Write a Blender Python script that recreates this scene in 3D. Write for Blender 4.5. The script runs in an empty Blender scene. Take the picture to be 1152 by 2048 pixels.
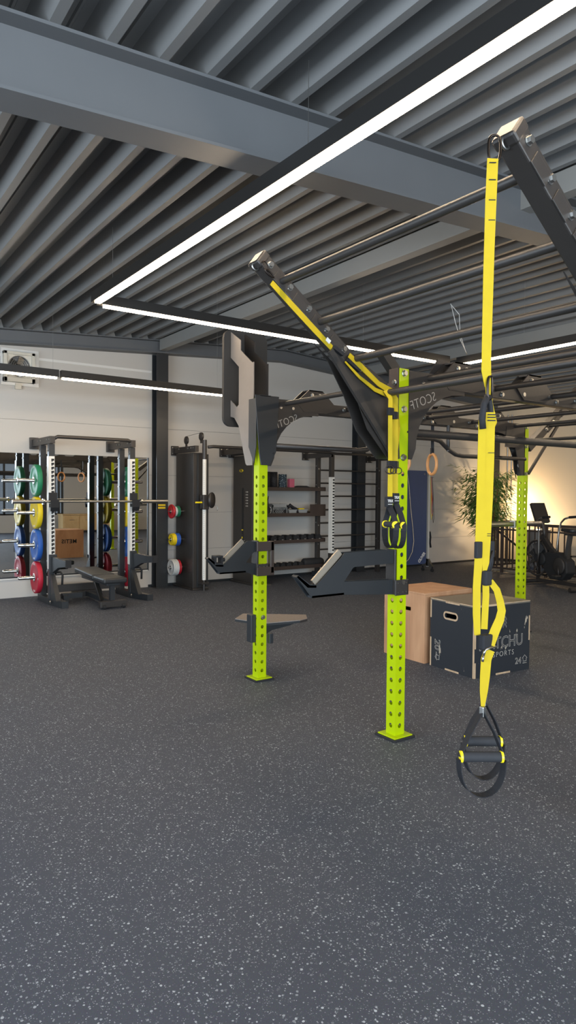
import bpy, bmesh, math, random
from mathutils import Vector as V, Matrix as M
random.seed(7)
PI=math.pi; R=math.radians
sc=bpy.context.scene; COL=sc.collection
# ---------------------------------------------------------------- camera
YAW,PIT,ROL=R(35.25),R(-1.733),R(.459)
f=V((math.sin(YAW)*math.cos(PIT),math.cos(YAW)*math.cos(PIT),math.sin(PIT)))
r0=V((math.cos(YAW),-math.sin(YAW),0)); u0=r0.cross(f)
rr=r0*math.cos(ROL)+u0*math.sin(ROL); uu=-r0*math.sin(ROL)+u0*math.cos(ROL)
cd=bpy.data.cameras.new('camera'); cam=bpy.data.objects.new('camera',cd); COL.objects.link(cam)
cd.sensor_fit='VERTICAL'; cd.sensor_height=36; cd.lens=1361/2048*36; cd.clip_start=.05
cam.matrix_world=M.Translation((0,0,1.5))@M((rr,uu,-f)).transposed().to_4x4()
sc.camera=cam
# ---------------------------------------------------------------- world, exposure
w=bpy.data.worlds.new('world'); sc.world=w; w.use_nodes=True
bg=w.node_tree.nodes['Background']; bg.inputs[0].default_value=(.62,.75,.9,1); bg.inputs[1].default_value=.12
sc.view_settings.view_transform='Standard'; sc.view_settings.look='None'; sc.view_settings.gamma=1
sc.view_settings.exposure=1.25
sc.cycles.max_bounces=7; sc.cycles.diffuse_bounces=4; sc.cycles.glossy_bounces=4; sc.cycles.transmission_bounces=4
sc.cycles.caustics_reflective=False; sc.cycles.caustics_refractive=False
def area(name,loc,rot,sx,sy,e,col):
    l=bpy.data.lights.new(name,'AREA'); l.shape='RECTANGLE'; l.size=sx; l.size_y=sy; l.energy=e; l.color=col
    o=bpy.data.objects.new(name,l); COL.objects.link(o); o.location=loc; o.rotation_euler=rot; return o
DAY=(.76,.88,1.0)
# daylight standing in the window openings of the front and left walls
area('daylight_front',(.2,-4.75,1.75),(R(90),0,0),7.6,2.1,400,DAY)
area('daylight_left',(-4.25,2.4,1.75),(R(90),0,R(-90)),7.0,2.1,260,DAY)

# ---------------------------------------------------------------- materials
def sr(h):
    h=h.lstrip('#'); c=[int(h[i:i+2],16)/255 for i in (0,2,4)]
    return tuple((x/12.92 if x<=.04045 else ((x+.055)/1.055)**2.4) for x in c)+(1,)
MATS={}
def mat(name,col,rough=.5,metal=0,noise=.0,scale=30,bump=0,spec=.5,bscale=None):
    m=bpy.data.materials.new(name); m.use_nodes=True; nt=m.node_tree; p=nt.nodes['Principled BSDF']
    c=sr(col) if isinstance(col,str) else col
    p.inputs['Base Color'].default_value=c; p.inputs['Roughness'].default_value=rough
    p.inputs['Metallic'].default_value=metal; p.inputs['Specular IOR Level'].default_value=spec
    tc=nt.nodes.new('ShaderNodeTexCoord')
    if noise>0:
        n=nt.nodes.new('ShaderNodeTexNoise'); n.inputs['Scale'].default_value=scale; n.inputs['Detail'].default_value=4
        nt.links.new(tc.outputs['Object'],n.inputs['Vector'])
        mx=nt.nodes.new('ShaderNodeMix'); mx.data_type='RGBA'
        mx.inputs[6].default_value=tuple(v*(1-noise) for v in c[:3])+(1,); mx.inputs[7].default_value=tuple(min(1,v*(1+noise)) for v in c[:3])+(1,)
        nt.links.new(n.outputs['Fac'],mx.inputs[0]); nt.links.new(mx.outputs[2],p.inputs['Base Color'])
    if bump>0:
        n=nt.nodes.new('ShaderNodeTexNoise'); n.inputs['Scale'].default_value=bscale or 200
        nt.links.new(tc.outputs['Object'],n.inputs['Vector'])
        b=nt.nodes.new('ShaderNodeBump'); b.inputs['Strength'].default_value=bump; b.inputs['Distance'].default_value=.002
        nt.links.new(n.outputs['Fac'],b.inputs['Height']); nt.links.new(b.outputs[0],p.inputs['Normal'])
    MATS[name]=m; return m
def emis(name,col,s):
    m=bpy.data.materials.new(name); m.use_nodes=True; nt=m.node_tree; nt.nodes.clear()
    e=nt.nodes.new('ShaderNodeEmission'); e.inputs[0].default_value=col; e.inputs[1].default_value=s
    o=nt.nodes.new('ShaderNodeOutputMaterial'); nt.links.new(e.outputs[0],o.inputs[0]); return m
BLK=mat('black_powder_coat','#2e2b29',.38,.0,.08,40,.25,.5,900)
BLK2=mat('black_steel_slate','#26292c',.42,0,.08,30,.1)
GRN=mat('lime_powder_coat','#a6bb00',.30,0,.04,8,.05)
GRNB=GRN
CHR=mat('zinc_bolt','#b9b9b6',.28,1)
CHROME=mat('chrome','#c9cac8',.16,1)
STEEL=mat('brushed_steel','#9d9c98',.35,1,.06,20)
PADG=mat('dark_pad','#2a2826',.6,0,.1,20,.2)
BRKT=mat('raw_grey_steel','#8d8680',.42,.55,.10,9)
YEL=mat('yellow_webbing','#b29a10',.62,0,.07,25,.5,.3,1500)
WEBK=mat('black_webbing','#1d1e22',.6,0,.12,40,.5,.3,1500)
FOAM=mat('black_foam_grip','#2b2c2f',.75,0,.1,80,.3,.3,1200)
YPL=mat('yellow_plastic','#f0d91e',.4)
DECK=mat('grey_painted_deck','#787877',.45,.0,.05,3)
BEAM=mat('grey_painted_beam','#5e6062',.5,0,.05,4,.1)
PURL=mat('galvanised_flange','#8a8985',.5,0,.05,4)
COLM=mat('dark_painted_column','#26292c',.4,0,.05,5)
WHITE=mat('white_painted','#d8d6d0',.5,0,.02,4)
CREAM=mat('cream_plastic','#c9c3b4',.45,0,.04,10)
HOUS=mat('light_housing_black','#151413',.5)
LEDm=emis('led_diffuser',(1.0,.77,.53,1),23)
TXT=mat('white_print','#dedcd8',.6)
TXTG=mat('cut_letter_grey','#a9a49c',.6)
RUBB=mat('black_rubber','#17181a',.75,0,.1,60)
LEATH=mat('black_vinyl','#26282a',.45,0,.08,40,.3)
BLUEM=mat('blue_mat_vinyl','#3a4768',.5,0,.08,5,.15)
PLG=mat('green_plate_rubber','#1d7a52',.55,0,.06,20); PLY=mat('yellow_plate_rubber','#e2c619',.55,0,.06,20)
PLB=mat('blue_plate_rubber','#1f57a8',.55,0,.06,20); PLR=mat('red_plate_rubber','#b31c33',.55,0,.06,20)
DGRN=mat('green_disc','#1f6b4d',.45); DWHT=mat('white_disc','#c9cbc9',.45); DYEL=mat('yellow_disc','#d9be1c',.45); DBLU=mat('blue_disc','#2b55a5',.45); DRED=mat('red_disc','#b3202d',.45)
ALUW=mat('white_scale_strip','#d3d2cc',.4)
RINGW=mat('birch_ring','#c98f58',.5,0,.15,12)
CRATE=mat('grey_crate_plastic','#8d8f8e',.5)
BROWN=mat('dark_brown_metal','#3a302b',.45,0,.08,20)
LEAF=mat('bamboo_leaf','#5d7a3a',.55,0,.35,6)
CANE=mat('orange_cane','#9a5a2c',.5,0,.2,15)
POT=mat('grey_planter','#6e6c6a',.5,0,.05,8)
PINK=mat('pink_foam','#b4566a',.7); TEAL=mat('teal_rubber','#5aa0ac',.6)
SKYG=emis('light_sky_glass',(.6,.72,.85,1),1.0)

def wood(name,c1,c2,rot=0,scale=3):
    m=bpy.data.materials.new(name); m.use_nodes=True; nt=m.node_tree; p=nt.nodes['Principled BSDF']; p.inputs['Roughness'].default_value=.55
    tc=nt.nodes.new('ShaderNodeTexCoord'); mp=nt.nodes.new('ShaderNodeMapping'); mp.inputs['Scale'].default_value=(1,1,.35)
    nt.links.new(tc.outputs['Object'],mp.inputs[0])
    n=nt.nodes.new('ShaderNodeTexNoise'); n.inputs['Scale'].default_value=scale; n.inputs['Detail'].default_value=8; n.inputs['Distortion'].default_value=1.6
    nt.links.new(mp.outputs[0],n.inputs['Vector'])
    wv=nt.nodes.new('ShaderNodeTexNoise'); wv.inputs['Scale'].default_value=60; wv.inputs['Detail'].default_value=3
    mp2=nt.nodes.new('ShaderNodeMapping'); mp2.inputs['Scale'].default_value=(1,1,.06); nt.links.new(tc.outputs['Object'],mp2.inputs[0]); nt.links.new(mp2.outputs[0],wv.inputs['Vector'])
    cr=nt.nodes.new('ShaderNodeMix'); cr.data_type='RGBA'; cr.inputs[6].default_value=sr(c1); cr.inputs[7].default_value=sr(c2)
    mm=nt.nodes.new('ShaderNodeMath'); mm.operation='MULTIPLY_ADD'; mm.inputs[1].default_value=.35; nt.links.new(wv.outputs['Fac'],mm.inputs[0]); 
    m2=nt.nodes.new('ShaderNodeMath'); m2.operation='MULTIPLY_ADD'; m2.inputs[1].default_value=1.4; m2.inputs[2].default_value=-.37; nt.links.new(n.outputs['Fac'],m2.inputs[0]); nt.links.new(m2.outputs[0],mm.inputs[2])
    nt.links.new(mm.outputs[0],cr.inputs[0]); nt.links.new(cr.outputs[2],p.inputs['Base Color']); return m
PLYW=wood('birch_plywood','#c49a76','#94694a'); EDGE=wood('plywood_edge','#c9b194','#a5896a',scale=20); CAB=wood('pale_oak','#d9bd8f','#bd9a68')

def scuffed(name):
    m=bpy.data.materials.new(name); m.use_nodes=True; nt=m.node_tree; p=nt.nodes['Principled BSDF']; p.inputs['Roughness'].default_value=.5
    tc=nt.nodes.new('ShaderNodeTexCoord')
    mp=nt.nodes.new('ShaderNodeMapping'); mp.inputs['Scale'].default_value=(6,6,2.2); mp.inputs['Rotation'].default_value=(.4,.3,0); nt.links.new(tc.outputs['Object'],mp.inputs[0])
    n=nt.nodes.new('ShaderNodeTexNoise'); n.inputs['Scale'].default_value=2.2; n.inputs['Detail'].default_value=9; n.inputs['Roughness'].default_value=.62; nt.links.new(mp.outputs[0],n.inputs['Vector'])
    r=nt.nodes.new('ShaderNodeValToRGB'); e=r.color_ramp.elements; e[0].position=.648; e[0].color=(0,0,0,1); e[1].position=.66; e[1].color=(1,1,1,1); nt.links.new(n.outputs['Fac'],r.inputs[0])
    mx=nt.nodes.new('ShaderNodeMix'); mx.data_type='RGBA'; mx.inputs[6].default_value=sr('#22262c'); mx.inputs[7].default_value=sr('#a89d8c'); nt.links.new(r.outputs[0],mx.inputs[0]); nt.links.new(mx.outputs[2],p.inputs['Base Color'])
    return m
BOXK=scuffed('black_scuffed_film')
BOXT=mat('worn_dark_top','#6b6459',.5,0,.12,5)

def floor_mat():
    m=bpy.data.materials.new('speckled_rubber'); m.use_nodes=True; nt=m.node_tree; p=nt.nodes['Principled BSDF']
    N=nt.nodes.new; L=nt.links.new
    tc=N('ShaderNodeTexCoord')
    def spk(scale,thr,seed,soft=.03,dens=.5):
        mp=N('ShaderNodeMapping'); mp.inputs['Location'].default_value=(seed,seed*2,0); L(tc.outputs['Object'],mp.inputs[0])
        wn=N('ShaderNodeTexNoise'); wn.inputs['Scale'].default_value=scale*1.3; L(mp.outputs[0],wn.inputs['Vector'])
        ad=N('ShaderNodeVectorMath'); ad.operation='MULTIPLY_ADD'; ad.inputs[1].default_value=(.5/scale,)*3; L(wn.outputs['Color'],ad.inputs[0]); L(mp.outputs[0],ad.inputs[2])
        v=N('ShaderNodeTexVoronoi'); v.inputs['Scale'].default_value=scale; L(ad.outputs[0],v.inputs['Vector'])
        # speck radius varies per cell: only some cells carry a chip
        sp=N('ShaderNodeSeparateColor'); L(v.outputs['Color'],sp.inputs[0])
        th=N('ShaderNodeMapRange'); th.inputs['From Min'].default_value=dens; th.inputs['From Max'].default_value=1; th.inputs['To Min'].default_value=0; th.inputs['To Max'].default_value=thr; L(sp.outputs[0],th.inputs[0])
        lt=N('ShaderNodeMath'); lt.operation='LESS_THAN'; L(v.outputs['Distance'],lt.inputs[0]); L(th.outputs[0],lt.inputs[1])
        ml=N('ShaderNodeMath'); ml.operation='MULTIPLY'; L(lt.outputs[0],ml.inputs[0]); L(sp.outputs[1],ml.inputs[1]); return ml
    a=spk(92,.46,1.3,dens=.5); b=spk(170,.45,5.1,dens=.4)
    big=N('ShaderNodeTexNoise'); big.inputs['Scale'].default_value=.9; big.inputs['Detail'].default_value=3; L(tc.outputs['Object'],big.inputs['Vector'])
    base=N('ShaderNodeMix'); base.data_type='RGBA'; base.inputs[6].default_value=sr('#404652'); base.inputs[7].default_value=sr('#4b515e'); L(big.outputs['Fac'],base.inputs[0])
    fine=N('ShaderNodeTexNoise'); fine.inputs['Scale'].default_value=240; fine.inputs['Detail'].default_value=2; L(tc.outputs['Object'],fine.inputs['Vector'])
    m0=N('ShaderNodeMix'); m0.data_type='RGBA'; m0.blend_type='MULTIPLY'; m0.inputs[0].default_value=.6; L(base.outputs[2],m0.inputs[6]); L(fine.outputs['Color'],m0.inputs[7])
    m1=N('ShaderNodeMix'); m1.data_type='RGBA'; m1.inputs[7].default_value=sr('#adb3b8'); L(m0.outputs[2],m1.inputs[6]); L(a.outputs[0],m1.inputs[0])
    m2=N('ShaderNodeMix'); m2.data_type='RGBA'; m2.inputs[7].default_value=sr('#8f959c'); L(m1.outputs[2],m2.inputs[6]); L(b.outputs[0],m2.inputs[0])
    L(m2.outputs[2],p.inputs['Base Color'])
    rb=N('ShaderNodeMapRange'); rb.inputs['To Min'].default_value=.62; rb.inputs['To Max'].default_value=.78; L(big.outputs['Fac'],rb.inputs[0]); L(rb.outputs[0],p.inputs['Roughness'])
    bn=N('ShaderNodeBump'); bn.inputs['Strength'].default_value=.35; bn.inputs['Distance'].default_value=.002; L(fine.outputs['Fac'],bn.inputs['Height']); L(bn.outputs[0],p.inputs['Normal'])
    return m
FLOOR=floor_mat()
SEAMS=[.56,1.15,1.735,2.46,3.08]
def wall_mat(name,col,panel=True):
    m=bpy.data.materials.new(name); m.use_nodes=True; nt=m.node_tree; p=nt.nodes['Principled BSDF']; p.inputs['Roughness'].default_value=.75
    tc=nt.nodes.new('ShaderNodeTexCoord'); n=nt.nodes.new('ShaderNodeTexNoise'); n.inputs['Scale'].default_value=1.2; nt.links.new(tc.outputs['Object'],n.inputs['Vector'])
    mx=nt.nodes.new('ShaderNodeMix'); mx.data_type='RGBA'; c=sr(col); mx.inputs[6].default_value=tuple(v*.95 for v in c[:3])+(1,); mx.inputs[7].default_value=c
    nt.links.new(n.outputs['Fac'],mx.inputs[0]); nt.links.new(mx.outputs[2],p.inputs['Base Color']); return m
WALL=wall_mat('white_sandwich_panel','#bfbbb4'); WALLR=wall_mat('beige_plaster','#d9c7ad')
def mirror_mat():
    m=mat('mirror_silver',(.86,.88,.88,1),.01,1); return m
MIR=mirror_mat()
def glass_mat():
    m=bpy.data.materials.new('window_glass'); m.use_nodes=True; nt=m.node_tree; nt.nodes.clear()
    t=nt.nodes.new('ShaderNodeBsdfTransparent'); g=nt.nodes.new('ShaderNodeBsdfGlossy'); g.inputs['Roughness'].default_value=.02
    x=nt.nodes.new('ShaderNodeMixShader'); x.inputs[0].default_value=.07; o=nt.nodes.new('ShaderNodeOutputMaterial')
    nt.links.new(t.outputs[0],x.inputs[1]); nt.links.new(g.outputs[0],x.inputs[2]); nt.links.new(x.outputs[0],o.inputs[0]); return m
GLASS=glass_mat()
def speck(name,base,dot,scale):
    m=bpy.data.materials.new(name); m.use_nodes=True; nt=m.node_tree; p=nt.nodes['Principled BSDF']; p.inputs['Roughness'].default_value=.7
    tc=nt.nodes.new('ShaderNodeTexCoord'); v=nt.nodes.new('ShaderNodeTexVoronoi'); v.inputs['Scale'].default_value=scale; nt.links.new(tc.outputs['Object'],v.inputs['Vector'])
    l=nt.nodes.new('ShaderNodeMath'); l.operation='LESS_THAN'; l.inputs[1].default_value=.3; nt.links.new(v.outputs['Distance'],l.inputs[0])
    mx=nt.nodes.new('ShaderNodeMix'); mx.data_type='RGBA'; mx.inputs[6].default_value=sr(base); mx.inputs[7].default_value=sr(dot); nt.links.new(l.outputs[0],mx.inputs[0]); nt.links.new(mx.outputs[2],p.inputs['Base Color']); return m
SPKR=speck('speckled_roller','#2c3a44','#9db0b4',45); SPKD=speck('dark_roller','#1d1c1e','#3a3a40',60)

# ---------------------------------------------------------------- mesh helpers
class B:
    def __init__(s): s.bm=bmesh.new()
    def _add(s,verts,faces,smooth=False,T=None):
        vs=[s.bm.verts.new(T@V(v) if T is not None else V(v)) for v in verts]
        for f_ in faces:
            try:
                fc=s.bm.faces.new([vs[i] for i in f_]); fc.smooth=smooth
            except ValueError: pass
        return s
    def merge(s,b2,T=None):
        me=bpy.data.meshes.new('t'); b2.to_mesh(me); b2.free()
        if T is not None: me.transform(T)
        s.bm.from_mesh(me); bpy.data.meshes.remove(me); return s
    def box(s,x0,x1,y0,y1,z0,z1,bev=0,T=None,seg=2):
        b=bmesh.new(); vs=[b.verts.new((x,y,z)) for x in(x0,x1) for y in(y0,y1) for z in(z0,z1)]
        for q in ((0,1,3,2),(4,6,7,5),(0,4,5,1),(2,3,7,6),(0,2,6,4),(1,5,7,3)): b.faces.new([vs[i] for i in q])
        if bev: bmesh.ops.bevel(b,geom=list(b.edges),offset=bev,segments=seg,profile=.5,affect='EDGES')
        return s.merge(b,T)
    def bar(s,p,q,wd,h,up=(0,0,1),bev=0):
        p=V(p);q=V(q);d=(q-p);L=d.length;z=d.normalized();x=V(up).cross(z)
        if x.length<1e-4:x=V((1,0,0))
        x.normalize();y=z.cross(x)
        T=M.Translation(p)@M((x,y,z)).transposed().to_4x4()
        return s.box(-wd/2,wd/2,-h/2,h/2,0,L,bev,T)
    def cyl(s,p,q,r,r2=None,n=20,cap=True,smooth=True):
        if r2 is None:r2=r
        p=V(p);q=V(q);d=(q-p);z=d.normalized();x=z.orthogonal().normalized();y=z.cross(x)
        vs=[];
        for c,ra in((p,r),(q,r2)):
            for i in range(n):
                a=2*PI*i/n; vs.append(c+x*math.cos(a)*ra+y*math.sin(a)*ra)
        s._add(vs,[(i,(i+1)%n,n+(i+1)%n,n+i) for i in range(n)],smooth)
        if cap:
            s._add(vs[:n],[tuple(reversed(range(n)))]); s._add(vs[n:],[tuple(range(n))])
        return s
    def lathe(s,c,ax,prof,n=32,smooth=True):   # prof: (distance along axis, radius)
        c=V(c);z=V(ax).normalized();x=z.orthogonal().normalized();y=z.cross(x)
        vs=[];m=len(prof)
        for t,ra in prof:
            for i in range(n):
                a=2*PI*i/n; vs.append(c+z*t+x*math.cos(a)*ra+y*math.sin(a)*ra)
        fs=[(k*n+i,k*n+(i+1)%n,(k+1)*n+(i+1)%n,(k+1)*n+i) for k in range(m-1) for i in range(n)]
        if prof[0][1]>0: fs.append(tuple(reversed(range(n))))
        if prof[-1][1]>0: fs.append(tuple(range((m-1)*n,m*n)))
        s._add(vs,fs,smooth); return s
    def tube(s,pts,r,n=12,closed=False):
        pts=[V(p) for p in pts]; m=len(pts); vs=[]; prev=None
        for i,p in enumerate(pts):
            a=pts[(i-1)%m] if (closed or i>0) else p; b=pts[(i+1)%m] if (closed or i<m-1) else p
            t=(b-a).normalized()
            if prev is None: x=t.orthogonal().normalized()
            else:
                x=prev-t*prev.dot(t)
                x=x.normalized() if x.length>1e-6 else t.orthogonal().normalized()
            prev=x; y=t.cross(x)
            ra=r[i] if isinstance(r,(list,tuple)) else r
            for k in range(n): vs.append(p+x*math.cos(2*PI*k/n)*ra+y*math.sin(2*PI*k/n)*ra)
        e=m if closed else m-1
        fs=[(i*n+k,i*n+(k+1)%n,((i+1)%m)*n+(k+1)%n,((i+1)%m)*n+k) for i in range(e) for k in range(n)]
        if not closed: fs+= [tuple(reversed(range(n))),tuple(range((m-1)*n,m*n))]
        s._add(vs,fs,True); return s
    def prism(s,poly,axis,a0,a1,bev=0):  # poly in the other two axes, in order (x,z) for y, (x,y) for z, (y,z) for x
        def P(u,v,a): return {'y':(u,a,v),'z':(u,v,a),'x':(a,u,v)}[axis]
        b=bmesh.new(); n=len(poly)
        A=[b.verts.new(P(u,v,a0)) for u,v in poly]; C=[b.verts.new(P(u,v,a1)) for u,v in poly]
        f1=b.faces.new(A); f2=b.faces.new(C)
        for i in range(n): b.faces.new((A[i],A[(i+1)%n],C[(i+1)%n],C[i]))
        bmesh.ops.recalc_face_normals(b,faces=list(b.faces))
        if bev: bmesh.ops.bevel(b,geom=list(b.edges),offset=bev,segments=2,profile=.5,affect='EDGES')
        return s.merge(b)
    def ribbon(s,pts,wid,th=.003,side=(1,0,0)): # flat strap along points; side may be list
        m=len(pts); vs=[]
        for i,p in enumerate(pts):
            p=V(p); a=V(pts[max(i-1,0)]); b=V(pts[min(i+1,m-1)]); t=(b-a).normalized()
            sd=V(side[i]) if isinstance(side,list) else V(side); sd=(sd-t*sd.dot(t)).normalized(); nn=t.cross(sd)
            w_=wid[i] if isinstance(wid,(list,tuple)) else wid
            for u,v in((-.5,-.5),(.5,-.5),(.5,.5),(-.5,.5)): vs.append(p+sd*u*w_+nn*v*th)
        fs=[(i*4+k,i*4+(k+1)%4,(i+1)*4+(k+1)%4,(i+1)*4+k) for i in range(m-1) for k in range(4)]+[(3,2,1,0),(m*4-4,m*4-3,m*4-2,m*4-1)]
        return s._add(vs,fs)
    def ring(s,c,ax,Rr,r,n=40,k=12,T=None):
        c=V(c);z=V(ax).normalized();x=z.orthogonal().normalized();y=z.cross(x)
        return s.tube([c+x*math.cos(2*PI*i/n)*Rr+y*math.sin(2*PI*i/n)*Rr for i in range(n)],r,k,True)
    def hexb(s,c,ax,r=.016,h=.012):   # bolt head with washer
        c=V(c);a=V(ax).normalized()
        s.cyl(c,c+a*.003,r*1.25,n=16); s.cyl(c+a*.003,c+a*(.003+h),r,r*.93,n=6,smooth=False); return s
    def text(s,txt,size,T,ext=.001,space=1.0,bold=0.0,w=1.0):
        cu=bpy.data.curves.new('t','FONT'); cu.body=txt; cu.size=size; cu.extrude=ext; cu.align_x='CENTER'; cu.align_y='CENTER'; cu.space_character=space; cu.offset=bold
        cu.resolution_u=3
        o=bpy.data.objects.new('t',cu); me=bpy.data.meshes.new_from_object(o)
        me.transform(M.Diagonal((w,1,1,1))); me.transform(T); s.bm.from_mesh(me); bpy.data.meshes.remove(me); bpy.data.objects.remove(o); bpy.data.curves.remove(cu); return s
class BS:   # every call makes a separate piece, so each bolt becomes an object of its own
    def __init__(s): s.p=[]
    def __getattr__(s,k):
        def call(*a,**kw):
            q=B(); getattr(q,k)(*a,**kw); s.p.append(q); return s
        return call
def frame(o,x,y): # matrix with x right, y up, z = x cross y
    x=V(x).normalized(); y=V(y); y=(y-x*y.dot(x)).normalized(); return M.Translation(V(o))@M((x,y,x.cross(y))).transposed().to_4x4()
ORG={}
def obj(name,b,m,parent=None,label=None,kind=None):
    if isinstance(b,BS):
        for q in b.p: o=obj(name,q,m,parent,label,kind)
        return o
    bm=b.bm; bmesh.ops.recalc_face_normals(bm,faces=list(bm.faces))
    me=bpy.data.meshes.new(name); 
    org=ORG[parent] if parent is not None else None
    if org is not None: bmesh.ops.translate(bm,verts=list(bm.verts),vec=-org)
    bm.to_mesh(me); bm.free(); me.materials.append(m)
    o=bpy.data.objects.new(name,me); COL.objects.link(o)
    if parent is not None: o.parent=parent; ORG[o]=org
    if label: o['label']=label
    if kind: o['kind']=kind
    return o
def thing(name,label,cat,loc=(0,0,0),group=None):
    o=bpy.data.objects.new(name,None); COL.objects.link(o); o.location=loc; o.empty_display_size=.1
    o['label']=label; o['category']=cat
    if group:o['group']=group
    ORG[o]=V(loc); return o
def solo(name,b,m,label,cat,group=None,center=None):  # one-mesh thing
    bm=b.bm
    if center is None:
        xs=[v.co for v in bm.verts]; center=V((sum(c.x for c in xs)/len(xs),sum(c.y for c in xs)/len(xs),min(c.z for c in xs)))
    center=V(center); bmesh.ops.translate(bm,verts=list(bm.verts),vec=-center)
    o=obj(name,b,m); o.location=center; o['label']=label; o['category']=cat
    if group:o['group']=group
    return o
def struct(name,b,m,label=None): 
    return obj(name,b,m,None,label,'structure')
def dup(root,loc,label,rotz=None):
    r=root.copy(); COL.objects.link(r); r.location=loc; r['label']=label
    if rotz is not None:r.rotation_euler.z=rotz
    for ch in list(root.children):
        c=ch.copy(); COL.objects.link(c); c.parent=r
        for g in list(ch.children):
            d=g.copy(); COL.objects.link(d); d.parent=c
    return r

# ================================================================ SETTING
YW=9.83; XL,XR,YF=-4.4,12.55,-4.9
RIDGE=6.75
def zr(x): return 3.515+.062*x if x<RIDGE else 3.515+.062*RIDGE-.07*(x-RIDGE)
# floor with the stairwell opening
b=B()
HX0,HX1,HY0,HY1=10.95,12.0,3.5,8.5
for x0,x1,y0,y1 in((XL,HX0,YF,YW),(HX1,XR,YF,YW),(HX0,HX1,YF,HY0),(HX0,HX1,HY1,YW)):
    b.box(x0,x1,y0,y1,-.25,0)
struct('floor',b,FLOOR,'dark rubber gym floor with pale speckles')
b=B()
for i in range(9): b.box(HX0,HX1,HY0+.0+i*.3,HY0+.3+i*.3,-2.2,-2.0+.18*(8-i) if i<9 else -2.2)
struct('trim_12',b,CREAM,'stair flight going down behind the railing')
# back gable wall, panels with real grooves
b=B(); lv=[0]+SEAMS+[3.99]
x0,x1=XL,XR
def wallpiece(b,z0,z1):
    # clip the panel under the sloping roof
    pts=[(x0,z0),(x1,z0)]
    if z1<3.1: pts+=[(x1,z1),(x0,z1)]
    else: pts+=[(x1,zr(x1)+.15),(RIDGE,zr(RIDGE)+.2),(x0,zr(x0)+.15)]
    b.prism(pts,'y',YW,YW+.12)
for i in range(len(lv)-1): wallpiece(b,lv[i]+(.002 if i else 0),lv[i+1]-.002)
struct('wall_back',b,WALL,'pale panelled gable wall')
b=B(); b.box(x0,x1,YW+.012,YW+.1,0,3.1); struct('trim_13',b,POT,'grey joint behind the wall panels')
b=B(); b.box(XR,XR+.15,YF,YW+.12,-.3,4); struct('wall_right',b,WALLR,'beige wall beyond the stairwell')
b=B(); b.box(4.3,XR,YW-.012,YW,0,.04); struct('baseboard_back',b,COLM)
b=B(); b.box(XR-.012,XR,YF,YW,0,.06); struct('baseboard_right',b,COLM)
# front wall with window openings
def holed(b,axis,a0,a1,span,zt,holes):
    u=span[0]
    for h0,h1,z0,z1 in holes:
        for q in ((u,h0,0,zt),(h0,h1,0,z0),(h0,h1,z1,zt)):
            if axis=='y': b.box(q[0],q[1],a0,a1,q[2],q[3])
            else: b.box(a0,a1,q[0],q[1],q[2],q[3])
        u=h1
    if axis=='y': b.box(u,span[1],a0,a1,0,zt)
    else: b.box(a0,a1,u,span[1],0,zt)
b=B(); FW=[(-3.6,-.1,.7,2.8),(.4,4.0,.7,2.8),(4.9,6.7,.6,2.5),(7.05,7.5,.6,2.5)]
holed(b,'y',YF-.2,YF,(XL,XR),3.9,FW); struct('wall_front',b,WALL,'wall behind the camera with wide windows')
b=B(); LW=[(-1.1,2.2,.7,2.8),(2.7,5.9,.7,2.8)]
holed(b,'x',XL-.2,XL,(YF-.2,YW+.12),3.9,LW); struct('wall_left',b,WALL,'wall on the left outside the picture')
k=0
for ax,L_ in(('y',FW),('x',LW)):
    for h0,h1,z0,z1 in L_:
        k+=1; b=B(); g=B()
        n=3
        for i in range(n+1):
            u=h0+(h1-h0)*i/n; u=min(max(u,h0+.03),h1-.03)
            if ax=='y': b.box(u-.03,u+.03,YF-.12,YF-.04,z0,z1)
            else: b.box(XL-.12,XL-.04,u-.03,u+.03,z0,z1)
        for z in(z0+.03,z1-.03):
            if ax=='y': b.box(h0,h1,YF-.12,YF-.04,z-.03,z+.03)
            else: b.box(XL-.12,XL-.04,h0,h1,z-.03,z+.03)
        o=struct('window_%d'%k,b,COLM); ORG[o]=V((0,0,0))
        if ax=='y': g.box(h0,h1,YF-.085,YF-.075,z0,z1)
        else: g.box(XL-.085,XL-.075,h0,h1,z0,z1)
        obj('pane',g,GLASS,o)
# corrugated roof deck: trapezoid ribs running along y
b=B(); prof=[]; P=.2625; xx=2.238-P*26
while xx<XR+.3:
    for dx,dz in((-.028,0),(.022,0),(.066,.15),(.115,.15),(.122,.138),(.134,.138),(.141,.15),(.190,.15)):
        prof.append((xx+dx,zr(xx+dx)+dz))
    xx+=P
n=len(prof); vs=[(x,YF-.3,z) for x,z in prof]+[(x,YW+.2,z) for x,z in prof]
b._add(vs,[(i,i+1,n+i+1,n+i) for i in range(n-1)])
struct('ceiling',b,DECK,'grey trapezoidal steel roof deck seen from below')
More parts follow.
